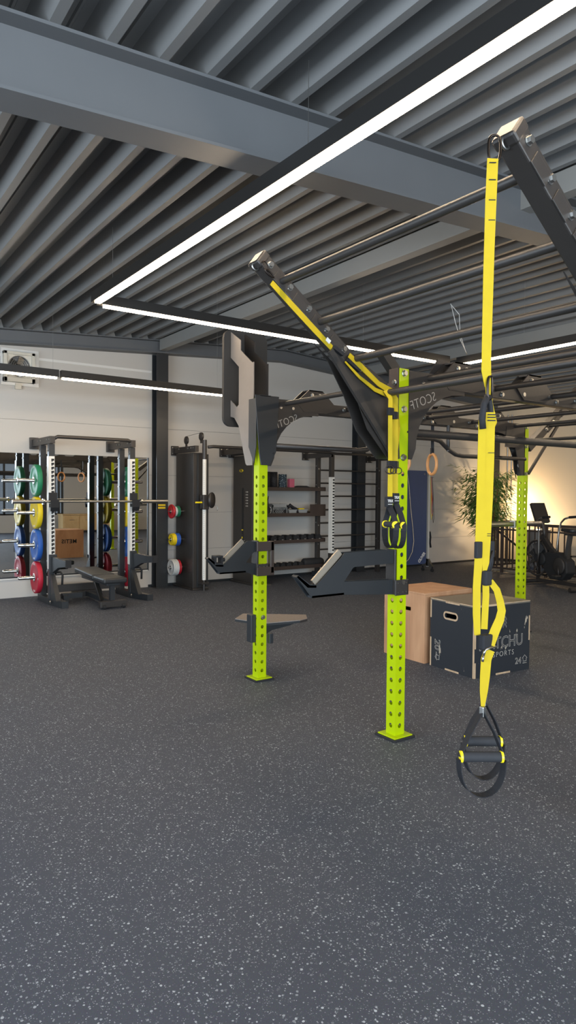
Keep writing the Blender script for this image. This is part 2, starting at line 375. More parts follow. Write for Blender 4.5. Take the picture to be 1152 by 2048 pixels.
# rafters (I-beams along x, following the roof pitch)
def rafter(name,yc,hw,h,tf,label,top=0):
    b=B()
    for xa,xb in((XL,RIDGE),(RIDGE,XR)):
        za,zb=zr(xa)-top,zr(xb)-top
        def sl(y0,y1,d0,d1): 
            b.prism([(xa,za-d1),(xb,zb-d1),(xb,zb-d0),(xa,za-d0)],'y',y0,y1)
        sl(yc-hw,yc+hw,0,tf); sl(yc-hw,yc+hw,h-tf,h); sl(yc-.006,yc+.006,tf,h-tf)
    return struct(name,b,BEAM,label)
rafter('trim_1',3.23,.10,.345,.016,'big grey steel rafter crossing the ceiling')
rafter('trim_2',YW-.11,.09,.20,.014,'grey steel beam along the top of the gable wall')
rafter('trim_3',-3.3,.10,.345,.016,'rafter behind the camera')
for k,x in enumerate((4.45,8.5,12.48)):
    b=B(); zt=zr(x)-.21
    b.box(x-.095,x+.095,9.64,9.655,0,zt); b.box(x-.095,x+.095,9.80,9.815,0,zt); b.box(x-.006,x+.006,9.655,9.80,0,zt)
    b.box(x-.11,x+.11,9.62,9.83,0,.012)
    struct('trim_%d'%(4+k),b,COLM,'dark steel column on the gable wall')
for k,x in enumerate((4.45,8.5)):
    b=B(); z=zr(x)-.003
    b.box(x-.06,x+.06,YF,9.62,z-.165,z,.004)
    struct('trim_%d'%(7+k),b,PURL,'rectangular purlin under the roof deck')
b=B(); b.box(XL,4.35,YW-.012,YW,3.30,3.335); struct('trim_9',b,WHITE)
# pipes in the corner
for k,(x,y) in enumerate(((12.53,9.40),(12.53,9.30))):
    b=B(); b.cyl((x-.025,y,0),(x-.025,y,3.2),.014,n=12); struct('trim_%d'%(10+k),b,STEEL,'vertical pipe in the corner')

# wall mirror
t=thing('wall_mirror','large frameless wall mirror behind the squat rack','mirror',(2.4,YW,.29))
b=B(); b.box(.3,4.29,YW-.012,YW-.006,.29,2.0); obj('mirror_glass',b,MIR,t)
b=B(); b.box(.3,4.3,YW-.014,YW-.001,.262,.29); b.box(4.29,4.305,YW-.016,YW-.001,.262,2.0); obj('edge_strip',b,COLM,t)
b=B(); b.box(.3,4.29,YW-.02,YW-.004,.255,.272); obj('ledge',b,WHITE,t)

# ================================================================ TRACK LIGHTS
def light(name,label,segs,z,cables,gap=.0,w_=.072,h=.085):
    t=thing(name,label,'ceiling light',(segs[0][0][0],segs[0][0][1],z))
    for (p,q) in segs:
        p=V((p[0],p[1],z));q=V((q[0],q[1],z)); b=B(); b.bar(p+V((0,0,h/2)),q+V((0,0,h/2)),w_,h) if abs((q-p).x)>abs((q-p).y) else b.bar(p+V((0,0,h/2)),q+V((0,0,h/2)),w_,h)
        hs=obj('housing',b,HOUS,t)
        d=(q-p).normalized(); b=B(); b.bar(p+d*gap+V((0,0,-.008)),q-d*gap+V((0,0,-.008)),w_*.68,.018); obj('diffuser',b,LEDm,hs,'glowing warm white strip')
    for x,y in cables:
        b=B(); b.cyl((x,y,z+h),(x,y,zr(x)+.01),.0015,n=6); obj('cable',b,STEEL,t)
    return t
light('linear_light','open U of warm linear lights hung above the camera and rig',
  [((2.07,-2.2),(2.07,5.87)),((2.10,5.90),(6.62,5.90)),((6.78,5.87),(6.78,-2.2))],3.13,
  [(1.95+.12,2.78),(2.07,.2),(2.07,5.45),(3.3,5.9),(5.2,5.9),(6.78,4.9),(6.78,2.0)],gap=.06)
light('linear_light','warm linear light hung low along the gable wall in front of the fan',
  [((-.6,8.05),(2.43,8.15)),((2.46,8.151),(5.05,8.23))],2.82,[(.4,8.08),(2.37,8.15),(4.6,8.215)],gap=.02)

light('linear_light','warm linear light over the stair side of the hall, right of the rig',[((9.7,-1.8),(9.7,5.0))],3.05,[(9.7,-1),(9.7,4.2)],gap=.03)

# ================================================================ TRAINING RIG
PX0,PX1=2.94,6.30; PYS=(1.46,3.0,4.54); PW=.078; PH=2.243
rig=thing('training_rig','large lime and black functional training rig with monkey bars','training rig',(PX0,3.0,0))
def upright(px,py):
    b=B(); h=PW/2; pitch=.0698; nh=23; z0=.04; n=16; rad=.0142; th=.005
    for d in range(4):
        ang=d*PI/2; T=M.Translation((px,py,0))@M.Rotation(ang,4,'Z')   # face at x=+h
        def pt(x,y,z): return T@V((x,y,z))
        vs=[];fs=[]
        def quad(a): 
            i=len(vs); vs.extend(a); fs.append((i,i+1,i+2,i+3))
        quad([pt(h,-h,.006),pt(h,h,.006),pt(h,h,z0),pt(h,-h,z0)])
        for k in range(nh):
            za=z0+k*pitch; zc=za+pitch/2; base=len(vs)
            out=[];inn=[];inn2=[]
            for i in range(n):
                a=2*PI*(i+.5)/n; c,s_=math.cos(a),math.sin(a)
                inn.append(pt(h,c*rad,zc+s_*rad)); inn2.append(pt(h-th,c*rad,zc+s_*rad))
                m_=max(abs(c)/h,abs(s_)/(pitch/2)); out.append((c/m_,s_/m_))
            # snap the nearest samples to the corners
            for cx,cz in((h,pitch/2),(-h,pitch/2),(-h,-pitch/2),(h,-pitch/2)):
                j=min(range(n),key=lambda i:(out[i][0]-cx)**2+(out[i][1]-cz)**2); out[j]=(cx,cz)
            outp=[pt(h,u,zc+v) for u,v in out]
            vs.extend(outp+inn+inn2)
            for i in range(n):
                j=(i+1)%n
                fs.append((base+i,base+j,base+n+j,base+n+i)); fs.append((base+n+i,base+n+j,base+2*n+j,base+2*n+i))
        zt=z0+nh*pitch
        quad([pt(h,-h,zt),pt(h,h,zt),pt(h,h,PH),pt(h,-h,PH)])
        b._add(vs,fs)
    b.box(px-h+.001,px+h-.001,py-h+.001,py+h-.001,PH-.006,PH)
    up=obj('upright',b,GRN,rig)
    b=B(); b.box(px-.075,px+.075,py-.075,py+.075,.012,.020,.002); obj('base_plate',b,GRN,up)
    b=B(); b.box(px-.088,px+.088,py-.088,py+.088,0,.013,.003); 
    obj('rubber_base_pad',b,RUBB,up)
    return up
for px in(PX0,PX1):
    for py in PYS: upright(px,py)
# long beams along x
BZ0,BZ1=2.14,2.235
for py in PYS:
    b=B(); b.box(PX0+.04,PX1-.04,py-.035,py+.035,BZ0,BZ1,.004); obj('long_beam',b,BLK,rig)
    # bolts through the beam
    b=BS()
    for x in (3.10,3.22,3.76,3.87,4.39,4.50,4.74,4.85,5.38,5.49,6.03,6.14): b.hexb((x,py-.036,2.17+.03*((x*10)%2>1)),(0,-1,0),.014,.010)
    for x in(4.10,5.14): b.hexb((x,py-.036,2.19),(0,-1,0),.017,.012)
    obj('bolt',b,CHR,rig)
# cross bars y-direction between the beams
MB=(3.15,3.81,4.45,4.79,5.43,6.09)
for x in MB:
    for ya,yb in((1.46,3.0),(3.0,4.54)):
        b=B(); b.cyl((x,ya+.035,2.205),(x,yb-.035,2.205),.019); obj('monkey_bar',b,BLK,rig)
# saddles: bent gusset plates standing on the beams
for py in PYS:
    for xa in (3.45,4.22,5.02,5.79):
        b=B()
        b.prism([(xa-.20,2.225),(xa-.07,2.335),(xa+.07,2.335),(xa+.20,2.225),(xa+.12,2.15),(xa-.12,2.15)],'y',py-.048,py-.038)
        b.prism([(xa-.20,2.225),(xa-.07,2.335),(xa+.07,2.335),(xa+.20,2.225),(xa+.12,2.15),(xa-.12,2.15)],'y',py+.038,py+.048)
        b.box(xa-.07,xa+.07,py-.048,py+.048,2.325,2.335)
        g=obj('saddle_plate',b,BLK,rig)
        b=BS(); b.hexb((xa-.04,py-.048,2.295),(0,-1,0),.012,.008); b.hexb((xa+.04,py-.048,2.295),(0,-1,0),.012,.008); obj('bolt',b,CHR,g)
# gussets with cut lettering
def arc_gusset(px,py,sg,letters=True):
    # sg=+1 gusset toward +x
    pts=[(0,2.235),(.50,2.235),(.50,2.125),(.46,2.125)]
    for i in range(1,9):
        a=i/8*PI/2; pts.append((.46-.40*math.sin(a),2.125-.36*(1-math.cos(a))-.0*i))
    pts+=[(.03,1.70),(0,1.70)]
    b=B()
    for y0,y1 in((py-.046,py-.040),(py+.040,py+.046)):
        b.prism([(px+sg*(.038+u),v) for u,v in pts],'y',y0,y1)
    g=obj('corner_gusset',b,BLK,rig)
    if letters:
        T=frame((px+sg*(.215 if py>4 and sg>0 else .158),py-.0475,2.060),(-math.cos(R(20)),0,-math.sin(R(20))) ,(0,0,1))
        b=B(); b.text('SCOTFIT' if False else 'SCOTF',.082,T,.0006,1.05,-.0012,.9)
        obj('lettering',b,TXTG,g,'outlined pale letters cut in the plate')
    b=BS()
    for z in ((2.205,2.0,1.71) if (px,py)!=(PX0,4.54) and (px,py)!=(PX0,3.0) else ()): b.hexb((px,py-.039,z),(0,-1,0),.017,.012)
    if b.p: obj('bolt',b,CHR,g)
for py in (3.0,4.54):
    arc_gusset(PX0,py,1)
arc_gusset(PX1,4.54,-1,False); arc_gusset(PX1,3.0,-1)
arc_gusset(PX0,1.46,1); arc_gusset(PX1,1.46,-1)
# block plates that close the far side corner (post at the right end)
b=B(); b.prism([(6.262,2.20),(5.95,2.20),(5.93,1.98),(6.10,1.98),(6.20,1.69),(6.262,1.69)],'y',4.488,4.496); b.box(6.252,6.262,4.488,4.582,1.69,2.20); g=obj('end_plate',b,BLK,rig)
b=BS()
for z in (2.13,1.96,1.80): b.hexb((6.252,4.545,z),(-1,0,0),.02,.014)
obj('bolt',b,CHR,g)
# top corner cups above near post (short bent plates)
b=B()
b.prism([(2.99,2.14),(3.02,2.24),(2.88,2.37),(2.84,2.33),(2.97,2.2)],'y',3.045,3.10)
b.prism([(3.0,2.14),(3.5,2.14),(3.5,2.2),(3.42,2.36),(3.33,2.36),(3.25,2.25),(3.0,2.25)],'y',3.05,3.058)
obj('cup_plate',b,BLK,rig)
# pull-up bars
b=B(); b.cyl((PX0+.03,2.985,1.866),(PX1-.03,2.985,1.875),.025); obj('pull_up_bar',b,BLK,rig)
b=B(); pts=[(2.96,4.50,1.862),(3.93,4.50,1.862)]
pts+=[(4.02,4.50,1.872),(4.16,4.50,1.935),(4.30,4.50,1.995),(4.42,4.50,2.010),(4.86,4.50,2.010),(4.96,4.50,1.992),(5.08,4.50,1.915),(5.18,4.50,1.873),(5.28,4.50,1.862),(6.28,4.50,1.866)]
b.tube(pts,.021,14); obj('hump_pull_up_bar',b,BLK,rig)
b=B(); b.cyl((5.07,4.5,1.90),(5.07,4.5,2.15),.018); obj('drop_tube',b,BLK,rig)
b=B(); b.cyl((4.62,1.5,1.866),(PX1,1.5,1.866),.02); b.cyl((PX0,1.5,1.866),(4.62,1.5,1.866),.02); obj('pull_up_bar',b,BLK,rig)
# slanted boom arms with bars
def boom(px,py,sg,tipx,tipz,full=True):
    tip=V((px+sg*tipx,py,tipz)); root=V((px+sg*.06,py,tipz-.745*(tipx-.06))); d=(root-tip).normalized()
    b=B(); b.bar(tip-V((0,0,.035)),root-V((0,0,.035)),.080,.082,up=(0,1,0),bev=.006)
    # rounded cap plate
    nrm=V((-d.z*sg,0,d.x*sg)) if False else V((0,1,0)).cross(d)*(1 if sg<0 else -1)
    a=obj('boom_arm',b,BLK,rig)
    b=BS(); 
    k=9
    for i in range(6):
        c=tip+d*(.065+.155*i)-V((0,0,.035)); b.hexb(c+V((0,-.0405,.008)),(0,-1,0),.015,.014)
    obj('bolt',b,CHR,a)
    # scalloped side plate
    b=B()
    for i in range(5):
        c=tip+d*(.10+.155*i)-V((0,0,.05)); q=c+d*.10
        up=V((-d.z,0,d.x)) if sg<0 else V((d.z,0,-d.x))
        if up.z<0: up=-up
        b.prism([((c-up*.03).x,(c-up*.03).z),((c+up*.028).x,(c+up*.028).z),((q+up*.028).x,(q+up*.028).z),((q-up*.03).x,(q-up*.03).z)],'y',py-.047,py-.041,.002)
    obj('scallop_plate',b,BLK,a)
    # end cap
    b=B(); b.bar(tip-V((0,0,.035))-d*.012,tip-V((0,0,.035))+d*.035,.090,.092,up=(0,1,0),bev=.01); obj('end_cap',b,BLK,a)
    b=B(); e=tip+V((sg*.012,0,-.075)); b.ring(e,(0,1,0),.020,.005,18,8); obj('eye_bolt',b,STEEL,a)
    # gusset
    if full:
        def q(x,z): return (px+sg*x,z)
        b=B()
        for y0,y1 in((py-.052,py-.047),(py+.047,py+.052)):
            b.prism([q(.62,2.33),q(.06,1.96+.0),q(.04,1.70),q(.14,1.70),q(.30,1.86),q(.40,2.06),q(.52,2.24)],'y',y0,y1)
        obj('boom_gusset',b,BLK,rig)
        b=B(); b.bar((px+sg*.60,py-.075,2.27),(px+sg*.10,py-.075,1.70),.035,.02,up=(0,1,0)); obj('brace',b,BLK,rig)
        b=B(); b.bar((px+sg*.35,py+.0,2.245),(px+sg*.12,py+.0,2.13),.04,.03,up=(0,1,0)); obj('top_brace',b,BLK,rig)
    return tip,d
boom(PX0,3.0,-1,1.025,2.735); boom(PX0,1.46,-1,1.025,2.735)
boom(PX1,4.54,1,1.025,2.735,False); boom(PX1,3.0,1,1.025,2.735)
b=B(); b.bar((6.87,4.49,2.28),(6.33,4.49,1.71),.03,.02,up=(0,1,0)); obj('brace',b,BLK,rig)
for x,z in((2.04,2.60),(2.292,2.425),(2.53,2.25),(2.765,2.078)):
    b=B(); b.cyl((x,1.50,z),(x,2.97,z),.0195); obj('slant_bar',b,BLK,rig)
for x,z in((7.20,2.60),(6.95,2.425),(6.71,2.25),(6.475,2.078)):
    b=B(); b.cyl((x,3.04,z),(x,4.50,z),.0195); obj('slant_bar',b,BLK,rig)
# boom bracket on near post: channel on the -x face with bolts on the front
b=B(); b.box(2.888,2.900,2.962,3.038,1.72,2.243,.002); obj('channel_bracket',b,BROWN,rig)
b=BS(); b.hexb((2.886,2.985,2.16),(-1,0,0),.014,.01); 
for z in(2.215,2.0,1.71): b.hexb((2.94,2.960,z),(0,-1,0),.017,.013)
b.hexb((2.945,2.960,.955),(0,-1,0),.014,.012)
obj('bolt',b,CHR,rig)
b=B(); b.prism([(2.845,2.25),(3.07,2.25),(3.045,1.81),(2.985,1.705),(2.905,1.705),(2.885,1.8)],'y',4.478,4.486,.002)
b.prism([(4.49,2.225),(4.60,2.225),(4.60,1.85),(4.52,1.72),(4.49,1.85)],'x',2.862,2.868)
b.box(2.89,2.99,4.478,4.60,2.243,2.252); obj('front_gusset',b,BLK2,rig)
b=B(); b.cyl((3.02,4.478,1.80),(3.02,4.474,1.80),.008,n=12); obj('pin_hole',b,RUBB,rig)
b=B(); b.cyl((5.76,4.61,1.165),(6.74,4.61,1.165),.026); o=obj('side_handle',b,STEEL,rig,'grey metal tube handle')
b=B(); b.box(6.23,6.255,4.575,4.645,1.125,1.205,.004); obj('clamp',b,STEEL,o)

# wall ball target on the far left post
t=thing('wall_ball_target','black rounded target board with grey zigzag bracket above far lime post','target board',(2.94,4.9,2.0))
b=B()
def rrect(x0,x1,z0,z1,r,n=6):
    p=[]
    for cx,cz,a0 in((x1-r,z1-r,0),(x0+r,z1-r,90),(x0+r,z0+r,180),(x1-r,z0+r,270)):
        for i in range(n+1):
            a=R(a0+90*i/n); p.append((cx+r*math.cos(a),cz+r*math.sin(a)))
    return p
b.prism(rrect(2.81,3.235,2.035,2.83,.07),'y',4.905,4.935); obj('board',b,PADG,t)
for x,lab in((2.872,None),(3.006,'dark')):
    b=B(); b.prism([(4.90,2.81),(4.90,2.60),(4.77,2.507),(4.77,2.20),(4.80,2.185),(4.90,2.25),(4.90,2.115),(4.84,2.10),(4.77,2.03),(4.66,1.72),(4.64,1.705),(4.562,1.705),(4.545,1.9),(4.545,2.514),(4.57,2.514),(4.745,2.637),(4.745,2.717)],'x',x,x+.006); obj('bracket',b,BRKT if not lab else BLK,t)

# safety arms on the two left posts
def safety(name,label,px,py,L,zb,wrapy):
    t=thing(name,label,'safety arm',(px,py,zb))
    b=B()
    o=px
    x0=o-L
    poly=[(x0-.045,zb+.125),(x0-.035,zb+.13),(x0+.045,zb+.072),(x0+.09,zb+.068),(x0+.27,zb+.215),(x0+.29,zb+.24),(o-.13,zb+.245),(o-.045,zb+.235),(o-.045,zb+.16),(x0+.37,zb+.155),(x0+.355,zb+.15),(x0+.29,zb+.075),(o-.045,zb+.06),(o-.045,zb-.03),(x0+.29,zb+.0),(x0+.06,zb+.0)]
    for y0,y1 in((wrapy-.024,wrapy-.018),(wrapy+.018,wrapy+.024)): b.prism(poly,'y',y0,y1)
    b.prism([(x0-.045,zb+.122),(x0-.035,zb+.132),(x0+.05,zb+.075),(x0+.09,zb+.072),(x0+.09,zb+.055),(x0+.03,zb+.06)],'y',wrapy-.024,wrapy+.024)
    b.prism([(x0+.06,zb),(x0+.29,zb+.0),(x0+.29,zb+.012),(x0+.06,zb+.012)],'y',wrapy-.024,wrapy+.024)
    a=obj('arm_frame',b,BLK2,t)
    b=B(); b.bar((x0+.085,wrapy,zb+.080),(x0+.275,wrapy,zb+.245),.040,.012,up=(0,1,0)); obj('guard_strip',b,EDGE if False else mat('bare_aluminium_strip','#a39a8c',.4,.6),t,'pale worn strip along the slope')
    b=BS()
    for k in range(4):
        c=V((x0+.10+.05*k,wrapy,zb+.088+.0437*k)); b.cyl(c+V((-.004,0,.005)),c+V((-.008,0,.009)),.004,n=8)
    obj('screw_head',b,CHR,a)
    b=B(); b.box(o-.058,o-.044,wrapy-.04,wrapy+.04,zb-.03,zb+.245,.003); 
    b.box(o-.06,o+.05,wrapy-.050,wrapy-.042,zb-.035,zb+.06,.003); b.box(o+.041,o+.05,wrapy-.05,wrapy+.04,zb-.035,zb+.06,.002)
    c=obj('clamp',b,BLK,t)
    b=BS()
    for dx in(-.04,0,.03):
        for dz in(-.015,.04): b.cyl((o+dx,wrapy-.05,zb+dz),(o+dx,wrapy-.053,zb+dz),.004,n=8)
    obj('rivet',b,CHR,c)
    return t
t1=safety('safety_arm','black steel safety arm with pale sloped strip on the nearer left lime post',2.94,3.0,.73,.912,3.0)
t2=safety('safety_arm','black steel safety arm on the far left lime post, small block resting on it',2.93,4.54,.44,.868,4.52)
b=B(); b.box(2.985,3.02,4.455,4.50,.85,1.105,.006); b.box(2.86,3.02,4.455,4.468,1.03,1.105,.004); b.box(2.86,3.02,4.455,4.468,.835,.905,.004); obj('loop_bracket',b,BROWN,t2)
t=thing('locking_collar','small black square locking collar left on the far safety arm','collar',(2.535,4.52,.94))
b=B(); b.box(2.505,2.575,4.49,4.55,.94,.955,.003); b.box(2.505,2.575,4.49,4.55,.995,1.01,.003); b.box(2.505,2.518,4.49,4.55,.955,.995); b.box(2.562,2.575,4.49,4.55,.955,.995); obj('collar_body',b,RUBB,t)
b=B(); b.cyl((2.575,4.52,.975),(2.60,4.52,.975),.018,n=6); obj('knob',b,RUBB,t)

# step plate on the far post
t=thing('step_platform','small black step platform with tread plate on far left lime post','step',(2.94,4.6,.34))
b=B(); b.prism([(2.938,4.92),(3.037,4.62),(3.361,4.568),(3.46,4.60),(3.555,4.745),(3.117,5.084)],'z',.418,.424); obj('tread',b,mat('tread_plate','#8a827c',.5,.4,.25,60,.8,.5,120),t,'worn grey anti slip tread')
b=B(); b.prism([(2.938,4.92),(3.037,4.62),(3.361,4.568),(3.46,4.60),(3.555,4.745),(3.117,5.084)],'z',.400,.418)
b.prism([(3.0,.40),(3.40,.40),(3.30,.375),(3.12,.355),(3.0,.30)],'y',4.63,4.645); obj('deck_frame',b,BLK2,t)
b=B(); b.box(2.855,2.90,4.53,4.60,.30,.52,.004); b.box(2.985,3.02,4.46,4.50,.29,.37,.004); obj('clamp',b,BLK2,t)
b=B(); b.hexb((2.945,4.50,.50),(0,-1,0),.014,.012); obj('pin',b,CHR,t)

# ================================================================ SUSPENSION TRAINERS
def strap(parent,name,pts,wid,m=YEL,side=(.82,-.57,0),th=.003,label=None):
    b=B(); b.ribbon(pts,wid,th,side); return obj(name,b,m,parent,label)
Y1=1.46
CS=(.82,-.57,0)   # strap faces roughly towards -x,-y
t=thing('suspension_trainer','long yellow suspension trainer hanging free from the near boom arm','suspension trainer',(1.83,Y1,.5))
def carab(parent,c,ax,L=.075,wd=.036,r=.0045,up=(0,0,1)):
    b=B(); c=V(c); u=V(up).normalized(); x=V(ax).normalized(); pts=[]
    for i in range(24):
        a=2*PI*i/24; pts.append(c+x*math.copysign(abs(math.cos(a))**.7,math.cos(a))*wd/2+u*math.copysign(abs(math.sin(a))**.7,math.sin(a))*L/2)
    b.tube(pts,r,8,True); return obj('carabiner',b,WEBK if False else mat('dark_metal','#2d2723',.3,.8),parent)
carab(t,(1.846,Y1,2.625),CS,.085,.040)
top=[(1.838,Y1,2.590),(1.832,Y1,2.45),(1.828,Y1,2.30),(1.826,Y1,2.20),(1.824,Y1,2.05),(1.822,Y1,1.90),(1.832,Y1,1.85)]
strap(t,'anchor_strap',top,[.036,.036,.034,.034,.032,.030,.02])
b=B()
for k,z in enumerate([2.575,2.52,2.455,2.39,2.325,2.26,2.195,2.13,2.07,2.0,1.94]):
    b.merge(B().ribbon([(1.834,Y1-.0035,z-.0016),(1.834,Y1-.0035,z+.0016)],.022,.002,CS).bm)
s0=obj('stitch_marks',b,WEBK,t)
strap(t,'anchor_tail',[(1.842,Y1+.012,2.02),(1.846,Y1+.012,1.90),(1.858,Y1+.012,1.80),(1.880,Y1+.01,1.735),(1.868,Y1+.008,1.715)],[.02,.022,.02,.02,.012])
carab(t,(1.836,Y1-.006,1.845),(1,0,.2),.075,.024,.0045)
b=B(); b.tube([(1.834,Y1,1.82),(1.815,Y1,1.79),(1.806,Y1,1.745),(1.812,Y1,1.71)],.011,10); b.tube([(1.836,Y1,1.82),(1.846,Y1,1.785),(1.852,Y1,1.75),(1.848,Y1,1.72)],.010,10); obj('loop_sleeve',b,WEBK,t,'black padded equaliser loop')
main=[(1.836,Y1-.01,1.765),(1.834,Y1-.010,1.60),(1.832,Y1-.010,1.48),(1.828,Y1-.010,1.36),(1.824,Y1-.010,1.26),(1.828,Y1-.010,1.16),(1.824,Y1-.008,1.05)]
strap(t,'main_strap',main,[.030,.031,.029,.026,.022,.022,.022])
b=B()
for z in(1.757,1.748,1.738): b.merge(B().ribbon([(1.836,Y1-.015,z-.0018),(1.836,Y1-.015,z+.0018)],.026,.002,CS).bm)
for z in(1.632,1.366,1.359): b.merge(B().ribbon([(1.836 if z>1.5 else 1.832,Y1-.016,z-.001),(1.836 if z>1.5 else 1.832,Y1-.016,z+.001)],.02 if z>1.5 else .012,.002,CS).bm)
obj('stitch_marks',b,WEBK,t)
strap(t,'rear_strap',[(1.812,Y1+.004,1.74),(1.811,Y1+.004,1.50),(1.807,Y1+.004,1.30),(1.798,Y1+.004,1.19),(1.800,Y1+.004,1.10),(1.804,Y1+.003,1.03)],[.024,.027,.027,.025,.025,.020])
b=B(); b.box(1.788,1.816,Y1-.004,Y1+.010,1.285,1.340,.003); obj('strap_keeper',b,WEBK,t)
b=B(); b.box(1.850,1.876,Y1-.006,Y1+.008,1.285,1.340,.003); obj('strap_keeper',b,WEBK,t)
b=B(); b.box(1.811,1.845,Y1-.024,Y1-.004,1.195,1.245,.006); obj('cam_buckle',b,WEBK,t)
b=B(); b.tube([(1.830,Y1-.016,1.24),(1.838,Y1-.018,1.27),(1.850,Y1-.016,1.305),(1.852,Y1-.014,1.27),(1.842,Y1-.012,1.24)],.005,8); obj('pull_tab',b,WEBK,t)
strap(t,'loose_loop',[(1.836,Y1-.02,1.21),(1.858,Y1-.03,1.18),(1.874,Y1-.032,1.14),(1.880,Y1-.034,1.11),(1.873,Y1-.032,1.08),(1.852,Y1-.030,1.045),(1.832,Y1-.026,1.00)],[.020,.022,.024,.027,.029,.031,.031],YEL)
b=B(); b.box(1.796,1.846,Y1-.03,Y1-.006,.985,1.035,.006); obj('cam_buckle',b,WEBK,t)
b=B(); b.tube([(1.796,Y1-.03,.97),(1.802,Y1-.032,.988),(1.825,Y1-.032,.992),(1.856,Y1-.032,.992)],.004,8); b.tube([(1.796,Y1-.03,.97),(1.792,Y1-.03,.950)],.004,8); obj('cam_lever',b,STEEL,t)
strap(t,'lower_strap',[(1.826,Y1-.030,.985),(1.812,Y1-.028,.955),(1.810,Y1-.026,.90),(1.808,Y1-.024,.85),(1.806,Y1-.022,.79)],[.034,.034,.032,.026,.010])
strap(t,'lower_strap',[(1.820,Y1-.01,.88),(1.828,Y1-.006,.84),(1.836,Y1-.004,.80)],[.010,.010,.006])
def handle(parent,cx,cy,cz,top,w=.125):
    ax=V((.82,-.57,0)).normalized(); c=V((cx,cy,cz)); h=obj
    b=B(); b.cyl(c-ax*w/2,c+ax*w/2,.0165,n=24); g=obj('grip',b,FOAM,parent)
    for s_ in(-1,1):
        b=B(); b.cyl(c+ax*s_*(w/2-.001),c+ax*s_*(w/2+.006),.0185,n=24); obj('grip_flange',b,YPL,g,'yellow ring at the grip end')
    T=V(top); L=c-ax*(w/2+.009); Rr=c+ax*(w/2+.009)
    strap(parent,'handle_strap',[T,T*.45+L*.55+V((0,0,.01)),L],[.016,.026,.024],WEBK,side=(.35,.93,0))
    strap(parent,'handle_strap',[T,T*.45+Rr*.55+V((0,0,.01)),Rr],[.016,.020,.022],WEBK,side=(.35,.93,0))
    pts=[]
    for i in range(15):
        a=PI*i/14; pts.append(c-ax*math.cos(a)*(w/2+.010)+V((0,0,-.008-math.sin(a)**.8*.118)))
    sw=V((0.45,.9,0)); strap(parent,'foot_cradle',pts,.026,WEBK,side=(.25,.97,.12))
handle(t,1.756,Y1-.06,.655,(1.802,Y1-.025,.785))
handle(t,1.838,Y1+.00,.670,(1.838,Y1-.004,.805),.112)
b=B(); b.box(1.794,1.812,Y1-.034,Y1-.016,.765,.800,.003); b.box(1.831,1.845,Y1-.012,Y1+.004,.79,.825,.003); obj('strap_end',b,STEEL,t)

t=thing('suspension_trainer','folded yellow suspension trainer slung from boom tip over bar on near lime post','suspension trainer',(2.84,2.92,1.16))
yy=2.945
carab(t,(1.945,yy-.01,2.615),(.55,0,-.83),.05,.03,.005,up=(.84,0,-.3))
carab(t,(1.925,yy-.005,2.65),(.8,0,.6),.05,.028,.004,up=(.6,0,-.8))
A1=(1.965,yy,2.575); A2=(2.375,yy,2.285)
strap(t,'anchor_strap',[A1,(2.1,yy,2.478),(2.25,yy,2.372),A2],[.03,.034,.034,.03],side=(.57,0,.82))
b=B(); b.bar((2.37,yy-.005,2.295),(2.44,yy-.005,2.262),.02,.03,up=(0,1,0)); obj('strap_buckle',b,WEBK,t)
b=B(); b.merge(B().ribbon([(2.325,yy-.006,2.335),(2.35,yy-.006,2.318)],.022,.004,(.57,0,.82)).bm); obj('tag',b,TXT,t)
strap(t,'main_strap',[(2.475,yy-.02,2.262),(2.56,yy-.02,2.212),(2.70,yy-.02,2.125),(2.80,yy-.03,2.085)],[.028,.034,.030,.04],side=(.5,0,.86))
strap(t,'rear_strap',[(2.455,yy-.01,2.225),(2.56,yy-.012,2.15),(2.68,yy-.012,2.09),(2.78,yy-.02,2.065)],[.010,.018,.024,.03],side=(.5,0,.86))
b=B(); b.bar((2.47,yy-.01,2.235),(2.56,yy-.01,2.185),.018,.022,up=(0,1,0)); obj('loop_sleeve',b,WEBK,t)
yf=2.88
for x,z0,w_ in((2.790,1.88,.034),(2.752,1.90,.024)):
    strap(t,'hanging_strap',[(x-.01,yf+.03,2.09),(x,yf,2.04),(x,yf,1.90),(x+.004,yf,1.70),(x+.006,yf,1.47)],[.03,w_,w_,w_,w_+.004],side=(.75,-.66,0))
strap(t,'hanging_strap',[(2.815,yf+.01,1.96),(2.838,yf+.02,1.88),(2.826,yf+.02,1.78),(2.805,yf+.01,1.70)],.022,side=(.75,-.66,0))
for x,z in((2.790,1.945),(2.752,1.965),(2.795,1.66),(2.756,1.66)):
    b=B(); b.box(x-.021,x+.021,yf-.012,yf+.010,z-.022,z+.022,.004); obj('strap_keeper',b,WEBK,t)
b=B()
for x in(2.77,2.81): b.ring((x,yf-.014,1.625),(.6,.8,.1),.018,.003,18,6)
b.ring((2.74,yf-.014,1.63),(.6,.8,0),.024,.004,18,6); obj('carabiner',b,MATS['dark_metal'],t)
for x,z in((2.797,1.465),(2.745,1.445)):
    b=B(); b.box(x-.023,x+.023,yf-.016,yf+.010,z-.03,z+.03,.004); tg=obj('tag',b,WEBK,t)
    b=B(); b.text('TRX',.022,frame((x,yf-.0175,z+.004),(1,0,0),(0,0,1)),.0006,1,.0004); b.box(x-.017,x+.017,yf-.018,yf-.0165,z-.016,z-.013); obj('lettering',b,TXT,tg)
